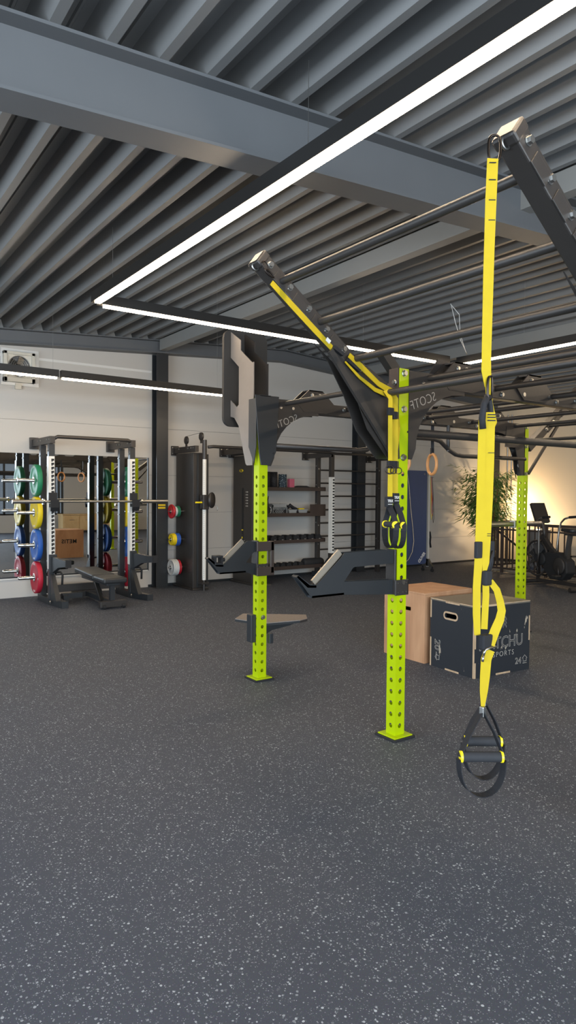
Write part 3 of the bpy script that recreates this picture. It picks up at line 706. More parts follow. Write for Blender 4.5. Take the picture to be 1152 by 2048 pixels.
def handle2(cx,cy,cz,top):
    ax=V((.20,.98,0)).normalized(); c=V((cx,cy,cz)); w=.10
    b=B(); b.cyl(c-ax*w/2,c+ax*w/2,.0165,n=20); g=obj('grip',b,FOAM,t)
    for s_ in(-1,1): b=B(); b.cyl(c+ax*s_*(w/2-.001),c+ax*s_*(w/2+.008),.021,n=20); obj('grip_flange',b,YPL,g)
    for s_ in(-1,1):
        E_=c+ax*s_*(w/2+.012); strap(t,'handle_strap',[V(top),V(top)*.5+E_*.5+V((.004,0,.004)),E_,E_+V((0,0,-.03))],.032,WEBK,side=(.75,-.66,0))
    pts=[]
    for i in range(13):
        a=PI*i/12; pts.append(c-ax*math.cos(a)*(w/2+.012)+V((0,0,-.03-math.sin(a)**.8*.105)))
    strap(t,'foot_cradle',pts,.036,WEBK,side=(.98,-.2,0))
handle2(2.735,yf-.03,1.315,(2.745,yf-.01,1.415)); handle2(2.795,yf-.03,1.31,(2.797,yf-.01,1.435))

# ================================================================ GYM RINGS
def gring(x,y,z,ax,lab):
    t=thing('gymnastic_ring',lab,'gym ring',(x,y,z)); b=B(); b.ring((x,y,z),ax,.098,.0145,40,12); obj('ring_body',b,RINGW,t)
    b=B(); 
    a=V(ax).cross(V((0,0,1))).normalized()
    b.ribbon([(x,y-.004,z+.10),(x,y-.002,z+.20),(x,y,2.15)],.03,.003,tuple(a*.4+V(ax)*.9)); b.ribbon([(x+.012,y+.004,z+.10),(x+.006,y+.006,2.15)],.012,.003,tuple(a*.4+V(ax)*.9)); b.box(x-.016,x+.016,y-.012,y+.012,z+.10,z+.16,.003); obj('strap',b,WEBK,t)
gring(4.98,4.62,1.775,(.93,-.36,0),'turned wooden gym ring on a black strap, right one of the pair')
gring(4.54,4.62,1.778,(.45,.89,0),'wooden gym ring half hidden behind the near lime post')

# ================================================================ PLYO BOXES
t=thing('plyo_box','plain birch plywood jump box with a black handle slot','jump box',(4.71,4.40,0))
X0,X1,Y0_,Y1_,H=4.40,5.02,4.14,4.65,.60
b=B(); th=.018
# left side with handle slot
b.box(X0,X0+th,Y0_,4.31,0,H); b.box(X0,X0+th,4.43,Y1_,0,H); b.box(X0,X0+th,4.31,4.43,0,.44); b.box(X0,X0+th,4.31,4.43,.475,H)
b.box(X1-th,X1,Y0_,Y1_,0,H); b.box(X0+th,X1-th,Y0_,Y0_+th,0,H); b.box(X0+th,X1-th,Y1_-th,Y1_,0,H)
obj('side_panels',b,PLYW,t)
b=B(); b.box(X0,X1,Y0_,Y1_,H,H+.018,.002); obj('top_panel',b,PLYW,t)
b=B(); b.text('METIS',.12,frame((4.70,Y1_+.002,.36),(-1,0,0),(0,0,1)),.001,1.1,.003); obj('lettering',b,RUBB,t)

t=thing('plyo_box','black scuffed plywood jump box with outlined white lettering','jump box',(4.38,3.59,0))
T=M.Translation((4.375,3.575,0))@M.Rotation(R(-4.5),4,'Z'); W_,D_,H_=.655,.515,.572
b=B(); 
b.box(0,.018,0,.20,0,H_,T=T); b.box(0,.018,.34,D_,0,H_,T=T); b.box(0,.018,.20,.34,0,.445,T=T); b.box(0,.018,.20,.34,.485,H_,T=T)
b.box(W_-.018,W_,0,D_,0,H_,T=T); b.box(.018,W_-.018,0,.018,0,H_,T=T); b.box(.018,W_-.018,D_-.018,D_,0,H_,T=T)
obj('side_panels',b,BOXK,t)
b=B(); b.box(0,W_,0,D_,H_,H_+.018,.0015,T=T); obj('top_panel',b,BOXT,t,'dark brown worn top')
b=BS(); e=.0015
# light plywood finger joints
b.box(-e,.017,-e,.001,0,H_*.22,T=T);b.box(-e,.016,-e,.001,H_*.42,H_*.62,T=T); b.box(-e,.012,-e,.001,H_*.80,H_,T=T); b.box(-e,.0,-e,.016,0,H_,T=T)
b.box(.25,.42,-e,0,0,.014,T=T); b.box(-e,0,.17,.33,0,.014,T=T); b.box(-e,0,.17,.33,H_-.003,H_+.017,T=T); b.box(.02,.30,-e,0,H_+.002,H_+.018,T=T)
b.box(-e,0,.50,D_,.0,.25,T=T); b.box(-e,0,.50,D_,.42,H_,T=T); b.box(W_-.014,W_,-e,0,.25,.46,T=T); b.box(.30,W_,-e,0,H_+.012,H_+.018,T=T); b.box(-e,0,0,D_,H_+.010,H_+.018,T=T)
obj('finger_joint',b,EDGE,t)
b=B()
sl=rrect(.185,.355,.43,.50,.034)
inn=rrect(.20,.34,.445,.485,.019)
n=len(sl); vs=[(-.002,u,v) for u,v in sl]+[(-.002,u,v) for u,v in inn]
b._add([T@V(q) for q in vs],[(i,(i+1)%n,n+(i+1)%n,n+i) for i in range(n)]); obj('slot_rim',b,EDGE,t)
b=B()
def outl(txt,size,o,x,y,w=.0,sp=1.0,bw=.0016,sx=1.0):
    # outlined letters: a curve stroked along the glyph edges
    cu=bpy.data.curves.new('t','FONT'); cu.body=txt; cu.size=size; cu.align_x='CENTER'; cu.align_y='CENTER'; cu.space_character=sp; cu.fill_mode='NONE'; cu.bevel_depth=bw; cu.bevel_resolution=0; cu.resolution_u=3
    ob=bpy.data.objects.new('t',cu); me=bpy.data.meshes.new_from_object(ob); me.transform(M.Diagonal((sx,1,.3,1))); me.transform(frame(o,x,y)); b.bm.from_mesh(me)
    bpy.data.meshes.remove(me); bpy.data.objects.remove(ob); bpy.data.curves.remove(cu)
def tp(x,y,z): return tuple(T@V((x,y,z)))
DX=tuple(T.to_3x3()@V((1,0,0))); DY=tuple(T.to_3x3()@V((0,-1,0))); DZ=(0,0,1)
outl('MATCHU',.135,tp(.31,-.002,.262),DX,DZ,sp=1.0,bw=.002,sx=.92)
b.text('SPORTS',.062,frame(tp(.335,-.0025,.168),DX,DZ),.0005,1.25,-.0009)
outl('24',.075,tp(.515,-.002,.085),DX,DZ,bw=.0016)
outl('20',.095,tp(-.002,.40,.155),(0,0,-1),(DY[0]*-1,DY[1]*-1,0),bw=.0016) if False else outl('20',.095,tp(-.002,.425,.195),(0,0,-1),tuple(T.to_3x3()@V((0,-1,0))),bw=.0016)
b.text('INCH',.022,frame(tp(-.0025,.435,.105),(0,0,-1),DY),.0004,1)
# house-shaped arrow marks and zigzag emblem
def line(pts,r=.0018): b.tube([tp(*p) for p in pts],r,6)
line([(.575,-.002,.075),(.575,-.002,.10),(.565,-.002,.10),(.595,-.002,.128),(.625,-.002,.10),(.615,-.002,.10),(.615,-.002,.075),(.575,-.002,.075)]); line([(.572,-.002,.06),(.620,-.002,.06)],.0025)
line([(-.002,.40,.07),(-.002,.425,.07),(-.002,.425,.06),(-.002,.45,.088),(-.002,.425,.115),(-.002,.425,.105),(-.002,.40,.105),(-.002,.40,.07)])
for k in range(3):
    z=.395+.030*k
    line([(.285,-.002,z),(.305,-.002,z+.03),(.325,-.002,z),(.345,-.002,z+.03),(.365,-.002,z),(.365,-.002,z-.012),(.345,-.002,z+.018),(.325,-.002,z-.012),(.305,-.002,z+.018),(.285,-.002,z-.012),(.285,-.002,z)],.0012)
obj('lettering',b,TXTG,t)

# ================================================================ POWER RACK
rk=thing('power_rack','black squat rack with white notched strips in front of the mirror','squat rack',(3.14,9.2,0))
RX=(2.59,3.69)
for i,x in enumerate(RX):
    b=B(); b.box(x-.038,x+.038,8.96,9.035,.08,2.09,.003); o=obj('front_upright',b,BLK2,rk)
    b=B(); b.box(x-.042,x+.03,8.948,8.958,.47,1.93); b.box(x-.046,x-.040,8.948,9.03,.47,1.93); obj('notched_strip',b,ALUW,o,'white strip with dark notches')
    b=B()
    for k in range(27):
        z=.52+.052*k; b.box(x-.012,x+.024,8.944,8.949,z,z+.026); b.box(x-.012,x+.006,8.944,8.949,z-.012,z)
    obj('notches',b,RUBB,o)
    b=B(); b.box(x-.038,x+.038,9.345,9.42,.05,2.09,.003); obj('rear_upright',b,BLK2,rk)
    b=B(); b.box(x-.032,x+.032,8.93,9.80,2.095,2.19,.003); o=obj('side_beam',b,BLK,rk)
    b=B(); b.box(x-.06,x+.06,9.79,9.83,2.06,2.22,.004); obj('wall_plate',b,BLK,rk)
    b=BS()
    for dy in(8.95,9.05,9.35,9.45): b.hexb((x-.033,dy,2.15),(-1,0,0),.01,.008)
    for z in(.4,.8,1.2,1.6,2.0): b.hexb((x-.039,9.0,z),(-1,0,0),.008,.006); b.hexb((x-.039,9.38,z-.05),(-1,0,0),.008,.006)
    obj('bolt',b,CHR,rk)
    sk=.10 if i else .05
    b=B(); b.prism([(x-.04,9.50),(x+.04,9.50),(x+.04,9.0),(x+.045+sk,8.60),(x-.035+sk,8.60),(x-.04,9.0)],'z',0.0,.085); o=obj('base_foot',b,BLK2,rk)
    b=B(); b.prism([(8.95,.40),(8.96,.085),(8.68,.085),(8.70,.10),(8.93,.40)],'x',x-.03,x+.03); obj('foot_gusset',b,BLK2,rk)
    b=B(); b.tube([(x+.05,9.0,.42),(x+.11,8.97,.42),(x+.13,8.95,.38),(x+.115,8.92,.26)],.014,8); obj('rope_loop',b,RUBB,rk)
    b=BS(); b.hexb((x,8.945,.37),(0,-1,0),.016,.01); b.hexb((x-.041,8.9,.05),(-1,0,0),.016,.01);obj('bolt',b,CHR,rk)
b=B(); b.tube([(2.60,8.96,2.15),(2.66,8.955,2.185),(3.62,8.955,2.185),(3.70,8.96,2.15)],.024,14); obj('pull_up_bar',b,BLK,rk)
b=B(); b.box(2.63,3.65,9.345,9.41,.10,.20); obj('rear_crossmember',b,BLK,rk)
b=B(); b.box(2.75,3.02,9.05,9.12,.05,.12,.003); b.box(2.75,2.82,9.00,9.05,.0,.10,.004); obj('floor_stop',b,BLK2,rk)
for s_,x in((-1,RX[0]),(1,RX[1])):
    for k,z in enumerate((1.62,1.19,.755,.32)):
        b=B(); b.lathe((x+s_*.038,9.38,z),(s_,0,0),[(0,.045),(.008,.045),(.008,.024),(.27,.024),(.285,.018)],20); obj('plate_peg',b,CHROME,rk)
for s_,x,side in((-1,RX[0],'left'),(1,RX[1],'right')):
    for (z,m,cn) in((1.62,PLG,'green'),(1.19,PLY,'yellow'),(.755,PLB,'blue'),(.32,PLR,'red')):
        cx=x+s_*.055
        t=thing('bumper_plate','%s bumper plate on the %s side of the squat rack'%(cn,side),'weight plate',(cx,9.38,z))
        b=B(); b.lathe((cx,9.38,z),(s_,0,0),[(0,.028),(0,.06),(.006,.075),(.006,.155),(0,.17),(0,.208),(.006,.214),(.056,.214),(.062,.208),(.062,.17),(.056,.155),(.056,.075),(.062,.06),(.062,.028),(0,.028)],48); obj('disc',b,m,t)
        b=B(); b.lathe((cx+s_*.0,9.38,z),(s_,0,0),[(0.058,.0255),(.066,.0255),(.066,.055),(.058,.055)],28); obj('hub',b,STEEL,t)
        b=B()
        for a in(0,90,180,270):
            T2=frame((cx+s_*.0625,9.38,z),(0,-s_*1,0),(0,0,1))@M.Rotation(R(a+0),4,'Z')@M.Translation((0,.178,0)); kg={'green':'10','yellow':'15','blue':'20','red':'25'}[cn]
            b.text(kg if a%180 else 'ZIVA' if False else kg+' KG',.032,T2,.0006,1,.0012)
        obj('lettering',b,TXT,t)
# j-cups on the rack
for x,lab in((RX[0],'left'),(RX[1],'right')):
    b=B(); b.box(x-.05,x+.05,8.90,8.945,1.33,1.46,.004); b.box(x-.045,x+.045,8.83,8.945,1.27,1.315,.004); b.prism([(8.86,1.22),(8.83,1.27),(8.82,1.37),(8.845,1.37),(8.86,1.28)],'x',x-.05,x+.05)
    solo('j_cup',b,RUBB,'black bar cup on the %s front post of the squat rack'%lab,'bar cup')
for x,lab,sk in((RX[0],'left',.07),(RX[1],'right',.14)):
    t=thing('spotter_arm','grey braced spotter arm on the %s post of the squat rack'%lab,'spotter arm',(x,8.95,.5))
    b=B(); b.prism([(8.945,.63),(8.945,.42),(8.91,.42),(8.75,.50),(8.53,.53),(8.53,.60),(8.91,.63)],'x',x-.025,x+.025,.003)
    bmesh.ops.transform(b.bm,matrix=M.Shear('XY',4,(0,0)) if False else M.Identity(4),verts=b.bm.verts)
    for v in b.bm.verts: v.co.x+= (8.945-v.co.y)/.41*sk
    obj('arm_beam',b,BLK2,t)
    b=B(); b.box(x+sk-.035,x+sk+.035,8.50,8.535,.52,.62,.004); obj('end_stop',b,RUBB,t)
    b=B(); b.box(x-.05,x+.05,8.925,8.945,.42,.66,.003); obj('mount_plate',b,BLK2,t)
t=thing('barbell','long steel barbell racked across the squat rack','barbell',(3.12,8.885,1.345))
b=B(); b.cyl((2.46,8.885,1.345),(3.78,8.885,1.345),.014); obj('shaft',b,STEEL,t)
for xa,xb in((2.08,2.46),(3.78,4.18)):
    b=B(); b.cyl((xa,8.885,1.345),(xb,8.885,1.345),.0245); obj('sleeve',b,STEEL,t)
    b=B(); xc=xb if xb<3 else xa; b.cyl((xc-.012,8.885,1.345),(xc+.012,8.885,1.345),.038); obj('collar',b,CHROME,t)

# bench
t=thing('adjustable_bench','black adjustable weight bench under the barbell','weight bench',(3.15,8.8,0))
b=B(); b.box(3.00,3.31,8.20,8.60,.325,.395,.022); obj('seat_pad',b,LEATH,t)
b=B(); b.prism([(8.63,.33),(8.63,.40),(9.34,.43),(9.34,.36)],'x',3.00,3.31,.018); obj('back_pad',b,LEATH,t)
b=B(); b.box(3.07,3.24,8.28,9.25,.29,.33,.004); obj('pad_rail',b,BLK2,t)
b=B(); b.bar((3.155,8.33,.06),(3.155,8.33,.30),.06,.05); b.bar((3.155,8.35,.07),(3.155,9.28,.07),.06,.06); b.bar((3.155,8.75,.10),(3.155,8.95,.30),.05,.05); obj('spine_frame',b,BLK2,t)
b=B(); b.box(2.98,3.33,8.26,8.34,.02,.10,.006); obj('front_foot',b,BLK,t)
b=B(); b.box(2.95,3.36,9.25,9.32,.03,.11,.005); obj('rear_foot',b,BLK,t)
b=B(); b.bar((3.10,8.55,.07),(3.10,8.78,.30),.04,.03); obj('adjuster_ladder',b,STEEL,t,'notched silver adjuster')
for k,(x,y) in enumerate(((3.03,8.30),(3.28,8.30))):
    b=B(); b.cyl((x-.02,y-.03,.03),(x+.02,y-.03,.03),.03,n=18); obj('wheel',b,RUBB,t)

# ================================================================ CABLE COLUMNS
def cable_column(x,label,front):
    t=thing('cable_column',label,'cable machine',(x,9.4,0))
    b=B(); b.box(x,x+.20,9.14,9.72,.03,2.07,.004); obj('weight_stack_cover',b,BLK,t)
    b=B(); b.box(x-.02,x+.25,9.10,9.78,0,.03,.004); obj('base',b,BLK,t)
    b=B(); b.box(x+.20,x+.235,9.10,9.16,.05,2.05); b.box(x+.06,x+.085,9.125,9.14,.05,2.05); obj('guide_channel',b,BLK2,t)
    b=B(); b.box(x-.04,x+.08,9.79,9.83,2.05,2.20,.004); b.box(x-.01,x+.05,9.06,9.80,2.08,2.17,.004); br=obj('top_beam',b,BLK,t)
    b=BS()
    for dy in(9.12,9.2,9.3,9.6): b.hexb((x-.011,dy,2.14),(-1,0,0),.01,.006)
    for z in(2.08,2.17): b.cyl((x-.03,9.788,z),(x-.03,9.783,z),.008,n=8); b.cyl((x+.07,9.788,z),(x+.07,9.783,z),.008,n=8)
    obj('bolt',b,CHR,br)
    return t
t=cable_column(4.72,'black cable column with coloured discs on pegs and a white pole',1)
b=B(); b.cyl((4.86,9.05,.16),(4.86,9.05,1.97),.030,n=20); po=obj('slide_pole',b,ALUW,t,'white graduated pole')
b=B(); b.cyl((4.86,9.05,0.0),(4.86,9.05,.16),.02,n=16); b.cyl((4.86,9.05,1.97),(4.86,9.05,2.26),.034,n=16); b.box(4.80,4.92,9.0,9.14,.10,.13); obj('pole_ends',b,BLK,po)
b=B()
for k in range(60): b.cyl((4.842,9.026,.2+k*.029),(4.840,9.0225,.2+k*.029),.0035,n=6)
obj('scale_marks',b,RUBB,po)
for (x,y,z) in((4.82,9.08,2.31),(4.76,9.45,2.27)):
    b=B(); b.lathe((x-.012,y,z),(1,0,0),[(0,.012),(0,.06),(.006,.062),(.012,.052),(.018,.062),(.024,.06),(.024,.012)],28); b.bar((x,y,z-.10),(x,y,z),.012,.05); obj('pulley',b,BLK,t)
b=B(); b.cyl((4.82,9.08,2.37),(4.76,9.45,2.33),.003,n=6); obj('cable',b,STEEL,t)
b=B(); b.box(4.81,4.91,8.99,9.11,1.22,1.44,.01); b.cyl((4.80,9.05,1.26),(4.92,9.05,1.26),.03); b.cyl((4.80,9.05,1.40),(4.92,9.05,1.40),.03); cg=obj('carriage',b,BLK,t)
b=B(); b.cyl((4.80,9.02,1.325),(4.69,9.0,1.325),.013,n=12); obj('adjust_handle',b,YPL,cg)
b=B(); b.lathe((4.93,9.0,1.35),(.6,-.8,0),[(0,.03),(0,.085),(.02,.095),(.035,.095),(.05,.085),(.05,.03)],30); 
for v in b.bm.verts: v.co.z=1.36+(v.co.z-1.35)*1.25
obj('pulley_cover',b,BLK,cg)
b=B(); b.tube([(4.99,8.95,1.28),(5.02,8.94,1.27),(5.03,8.94,1.23),(5.02,8.94,1.20)],.006,8); obj('hook',b,STEEL,cg)
for z in(1.18,.75,.32):
    b=B(); b.cyl((4.72,9.52,z),(4.50,9.52,z),.012,n=12); obj('disc_peg',b,CHROME,t)
def disc(z,x0,th,rad,m,lab):
    t=thing('weight_disc',lab,'weight disc',(x0,9.52,z)); b=B(); b.lathe((x0,9.52,z),(1,0,0),[(0,.014),(0,rad*.35),(.004,rad*.4),(.004,rad*.8),(0,rad*.85),(0,rad-.003),(.003,rad),(th-.003,rad),(th,rad-.003),(th,.014)],32); obj('disc',b,m,t)
    b=B(); b.lathe((x0-.001,9.52,z),(1,0,0),[(0,.014),(0,.03),(.004,.03),(.004,.014)],20); obj('hub',b,STEEL,t)
for z,L_ in((1.18,[(.025,.108,DRED,'red','outermost'),(.02,.092,DRED,'red','second'),(.02,.078,DWHT,'white','third'),(.02,.078,DWHT,'white','fourth'),(.025,.085,DGRN,'green','fifth'),(.025,.085,DGRN,'green','innermost')]),
            (.75,[(.022,.088,DYEL,'yellow','outermost'),(.022,.092,DYEL,'yellow','second'),(.022,.095,DYEL,'yellow','third'),(.022,.098,DBLU,'blue','fourth'),(.022,.098,DBLU,'blue','fifth'),(.022,.098,DBLU,'blue','innermost')]),
            (.32,[(.024,.125,DWHT,'white','outermost'),(.024,.125,DWHT,'white','second'),(.024,.125,DWHT,'white','third'),(.024,.125,DWHT,'white','fourth'),(.022,.115,DRED,'red','fifth'),(.022,.115,DRED,'red','innermost')])):
    x=4.535
    for th,rad,m,cn,od in L_:
        disc(z,x,th-.001,rad,m,'%s %s disc on the %s peg of the cable column'%(od,cn,{1.18:'top',.75:'middle',.32:'bottom'}[z])); x+=th
t=cable_column(5.76,'black cable column with yellow oval badge and weight slot',0)
b=B(); b.lathe((5.758,9.47,1.83),(-1,0,0),[(0,.05),(.003,.05)],28); 
for v in b.bm.verts: v.co.z=1.83+(v.co.z-1.83)*.5; v.co.y=9.47+(v.co.y-9.47)*1.25
bd=obj('badge',b,DYEL,t,'small yellow oval badge')
b=B(); b.text('TG',.045,frame((5.753,9.47,1.83),(0,-1,0),(0,0,1)),.0005,1,.002); obj('lettering',b,RUBB,bd)
b=B(); b.prism(rrect(9.40,9.44,.35,1.55,.018),'x',5.756,5.762); obj('slot',b,RUBB,t)
b=B()
for k in range(14): b.cyl((5.757,9.42,.40+k*.03),(5.7545,9.42,.40+k*.03),.004,n=6)
for r_ in range(6):
    for c_ in range(2): b.box(5.7545,5.757,9.30-.04*c_,9.32-.04*c_,1.25+.045*r_,1.27+.045*r_)
obj('printed_scale',b,TXTG,t)
b=B(); b.box(5.75,5.756,9.40,9.44,.86,.88); b.box(5.745,5.756,9.415,9.43,.73,.76); obj('selector_pin',b,DYEL,t)
b=B(); b.box(5.95,5.97,9.06,9.12,.02,2.0); b.prism(rrect(5.90,6.06,9.0,9.12,.03),'z',0,.012); obj('front_post',b,STEEL,t)

# ================================================================ WALL STATION: shelves, stall bars, long bar
st=thing('storage_station','black wall mounted storage rack with shelves, ladder rungs and long pull-up bar','storage rack',(7.3,9.5,0))
for (x,y,z1,tz) in((7.34,9.48,2.13,0),(8.79,9.50,2.13,0)):
    b=B(); b.box(x-.035,x+.035,y-.035,y+.035,0,z1,.003); o=obj('upright',b,BLK,st)
    b=BS()
    for k in range(6): b.hexb((x-.036,y,.3+k*.33),(-1,0,0),.009,.005); b.hexb((x-.01,y-.036,.25+k*.33),(0,-1,0),.009,.005)
    obj('bolt',b,CHR,o)
b=B(); b.box(7.30,7.37,9.06,9.13,.10,2.13,.003); o=obj('front_post',b,BLK,st)
b=B(); b.box(7.305,7.365,9.048,9.058,.45,1.75); b.box(7.295,7.300,9.05,9.12,.45,1.75); o2=obj('notched_strip',b,ALUW,o,'pale strip with dark notches')
b=B()
for k in range(25): z=.49+.05*k; b.box(7.325,7.362,9.044,9.049,z,z+.024)
obj('notches',b,RUBB,o2)
b=B(); b.box(7.27,7.40,8.95,9.55,0,.10,.004); b.prism([(9.13,.10),(9.13,.36),(9.16,.36),(9.40,.10)],'x',7.31,7.36); obj('base_foot',b,BLK2,st)
for x in(5.62,7.31,8.83):
    b=B(); b.box(x-.07,x+.07,9.795,9.83,2.06,2.20,.004); b.box(x-.03,x+.03,9.06,9.80,2.09,2.17,.003); o=obj('wall_bracket',b,BLK,st)
    b=BS()
    for dx in(-.05,.05):
        for z in(2.08,2.18): b.cyl((x+dx,9.795,z),(x+dx,9.789,z),.009,n=8)
    obj('bolt',b,CHR,o)
b=B(); b.tube([(4.92,9.05,2.155),(5.0,9.04,2.165),(7.2,9.04,2.165),(7.4,9.04,2.15),(8.7,9.05,2.165)],.024,14); obj('long_pull_up_bar',b,BLK,st)
for z in(1.88,1.65,1.42,1.18,.945,.71,.475):
    b=B(); b.cyl((7.34,9.50,z),(8.79,9.50,z),.014,n=12); obj('rung',b,BLK,st)
for z in(1.56,1.125,.67,.225):
    b=B(); b.box(5.99,7.44,9.40,9.75,z-.045,z-.035); b.box(5.99,7.44,9.385,9.40,z-.05,z+.01,.002); b.box(5.99,7.44,9.735,9.75,z-.05,z+.02)
    b.box(7.425,7.44,9.385,9.75,z-.05,z+.02); obj('shelf',b,BROWN,st)
b=B(); b.box(7.10,7.44,9.383,9.39,1.12,1.28); obj('side_plate',b,BROWN,st)
# things on shelves
z1=1.525
def roller(x,y,r,h,m,lab,grp=None):
    b=B(); b.lathe((x,y,z1),(0,0,1),[(0,r*.45),(0,r),(h,r),(h,r*.45),(0,r*.45)],28); return solo('foam_roller',b,m,lab,'foam roller')
roller(6.28,9.52,.068,.30,SPKD,'black foam roller, leftmost on the top shelf'); roller(6.425,9.52,.065,.30,SPKD,'black foam roller beside the speckled one on the top shelf'); roller(6.61,9.52,.070,.265,SPKR,'blue speckled foam roller standing on the top shelf')
b=B(); b.box(6.72,6.82,9.46,9.54,z1,z1+.19,.008); solo('foam_block',b,PINK,'pink foam block on the top shelf','foam block')
b=B(); b.prism([(6.86,z1),(7.20,z1),(7.17,z1+.05),(7.08,z1+.075),(6.97,z1+.075),(6.90,z1+.05)],'y',9.45,9.62,.01); solo('ab_mat',b,RUBB,'low black curved exercise mat on the top shelf','exercise mat')
b=B(); b.lathe((6.155,9.45,z1+.05),(1,0,0),[(0,.0),(.0,.045),(.05,.045),(.05,0)],20); solo('massage_ball',b,TEAL,'small teal ball at the left end of the top shelf','massage ball')
z2=1.09
b=B(); b.prism(rrect(6.10,6.32,z2,z2+.33,.06),'y',9.50,9.60,.01); t=solo('equipment_case',b,BROWN,'brown rounded case at the left end of the crate shelf','case')
b=B(); b.tube([(6.27,9.46,z2+.02),(6.33,9.46,z2+.05),(6.34,9.46,z2+.12),(6.30,9.46,z2+.16)],.012,8); b.tube([(6.25,9.45,z2+.2),(6.29,9.45,z2+.28),(6.27,9.45,z2+.33)],.008,8); solo('carry_handle',b,STEEL,'pale metal grip handles beside the grey crate','handle')
def crate(x0,x1,y0,y1,z0,h,lab,grid=True,fill=None):
    t=thing('storage_crate',lab,'crate',((x0+x1)/2,(y0+y1)/2,z0))
    b=B(); th=.008
    b.box(x0,x1,y1-th,y1,z0,z0+h); b.box(x0,x0+th,y0,y1,z0,z0+h); b.box(x1-th,x1,y0,y1,z0,z0+h); b.box(x0,x1,y0,y1,z0,z0+th)
    if grid:
        b.box(x0,x1,y0,y0+th,z0+h*.72,z0+h); b.box(x0,x1,y0,y0+th,z0,z0+.012)
        n=9
        for k in range(-4,n):
            xa=x0+(x1-x0)*k/n; xb=xa+h*.7
            for (p,q) in(((xa,z0),(xb,z0+h*.72)),((xb,z0),(xa,z0+h*.72))):
                # clip to the crate face
                pu,pz=p;qu,qz=q
                if max(pu,qu)>x1 or min(pu,qu)<x0: 
                    continue
                b.bar((pu,y0+.004,pz),(qu,y0+.004,qz),.006,.004,up=(0,1,0))
        b.box(x0,x0+.02,y0,y0+th,z0,z0+h); b.box(x1-.02,x1,y0,y0+th,z0,z0+h)
    else:
        b.box(x0,x1,y0,y0+th,z0,z0+h)
    obj('crate_body',b,CRATE,t)
    b=B(); b.box(x0-.006,x1+.006,y0-.006,y0+.004,z0+h-.02,z0+h); obj('rim',b,CRATE,t)
    if fill: b=B(); b.box(x0+.012,x1-.012,y0+.012,y1-.012,z0+.01,z0+h*.5); obj('liner',b,fill,t)
    return t
crate(6.36,6.67,9.45,9.70,z2,.20,'grey lattice sided crate on the second shelf',True,RUBB)
crate(6.70,6.87,9.46,9.66,z2,.10,'small plain grey bin filled with a black strap',False)
crate(6.90,7.10,9.46,9.66,z2,.10,'small plain grey bin with a yellow item on top',False)
b=B(); b.tube([(6.70,9.52,z2+.12),(6.76,9.5,z2+.17),(6.82,9.5,z2+.13),(6.88,9.48,z2+.11),(6.89,9.44,z2+.04)],[.02,.035,.03,.022,.012],10); solo('strap_bundle',b,WEBK,'black strap bundle spilling from the small grey bin','strap')
b=B(); b.box(6.94,7.05,9.48,9.56,z2+.10,z2+.122,.006); solo('resistance_band_pack',b,DYEL,'yellow band pack lying on the small grey bin','resistance band')
def dumbbell(x,z,r,lab,grp):
    t=thing('hex_dumbbell',lab,'dumbbell',(x,9.52,z),grp)
    ya,yb=9.44,9.62
    def hexpts(cy): return [(x+math.cos(R(30+60*i+0))*r,z+r*.87+math.sin(R(60*i))*0) for i in range(6)]
    for (p0,p1) in((ya,ya+.06),(yb-.06,yb)):
        b=B(); rot=0
        pts=[(x+math.cos(R(60*i))*r,z+r*.866+math.sin(R(60*i))*r) for i in range(6)]
        b.prism(pts,'y',p0,p1,.006); obj('hex_head',b,RUBB,t)
    b=B(); b.cyl((x,ya+.06,z+r*.866),(x,yb-.06,z+r*.866),.014,n=12); obj('handle',b,STEEL,t)
    b=B(); b.box(x+r*.05,x+r*.5,ya-.001,ya+.001,z+r*.55,z+r*.72); obj('weight_mark',b,TXTG,t)
    return t
z3=.635; z4=.19
G1='hex dumbbells on the third shelf'; G2='small hex dumbbells on the bottom shelf'
d0=dumbbell(6.22,z3,.068,'black hex dumbbell, leftmost on the third shelf, beside lime post',None)
ordn=['second','third','fourth','fifth','sixth','seventh','rightmost']
d0['group']=G1
for k in range(7):
    dup(d0,(6.39+k*.158,9.52,z3),'black hex dumbbell, %s from the left on the third shelf'%ordn[k])
s0=dumbbell(6.34,z4,.052,'small black hex dumbbell, leftmost on the bottom shelf',G2)
for k in range(5):
    dup(s0,(6.46+k*.127,9.52,z4),'small black hex dumbbell, %s from the left on the bottom shelf'%(['second','third','fourth','fifth','rightmost'][k]))
b=B(); b.lathe((7.02,9.47,z4+.075),(1,0,0),[(0,.02),(0,.06),(.02,.075),(.38,.075),(.42,.06),(.42,.02)],24); o=solo('weighted_bag',b,RUBB,'black rolled training bag at right end of the bottom shelf','training bag')

# ================================================================ MATS ON A WHEELED RACK
t=thing('mat_rack','silver wheeled mat rack beside the blue mats','mat rack',(9.25,9.0,0))
for x in(8.80,9.66):
    b=B(); b.box(x-.02,x+.02,9.02,9.06,.09,1.88,.003); obj('rack_pole',b,ALUW,t)
    b=B(); b.prism([(8.90,.10),(9.18,.10),(9.14,.14),(9.07,.24),(9.01,.24),(8.94,.14)],'x',x-.02,x+.02); obj('foot',b,STEEL,t)
    for y in(8.92,9.16):
        b=B(); b.cyl((x-.018,y,.03),(x+.018,y,.03),.03,n=18); b.bar((x,y,.03),(x,y,.11),.02,.02); obj('caster',b,RUBB,t)
b=B(); b.box(8.80,9.66,9.03,9.05,1.82,1.86); obj('cross_rail',b,STEEL,t)
b=BS()
for x in(8.95,9.5): b.cyl((x,8.92,1.84),(x,9.04,1.84),.006,n=8)
obj('hook_pin',b,STEEL,t)
b=B(); b.cyl((9.66,9.045,1.79),(9.80,9.045,1.79),.006,n=8); b.cyl((9.66,9.03,.76),(9.72,9.03,.76),.005,n=8); obj('band_hook',b,STEEL,t)
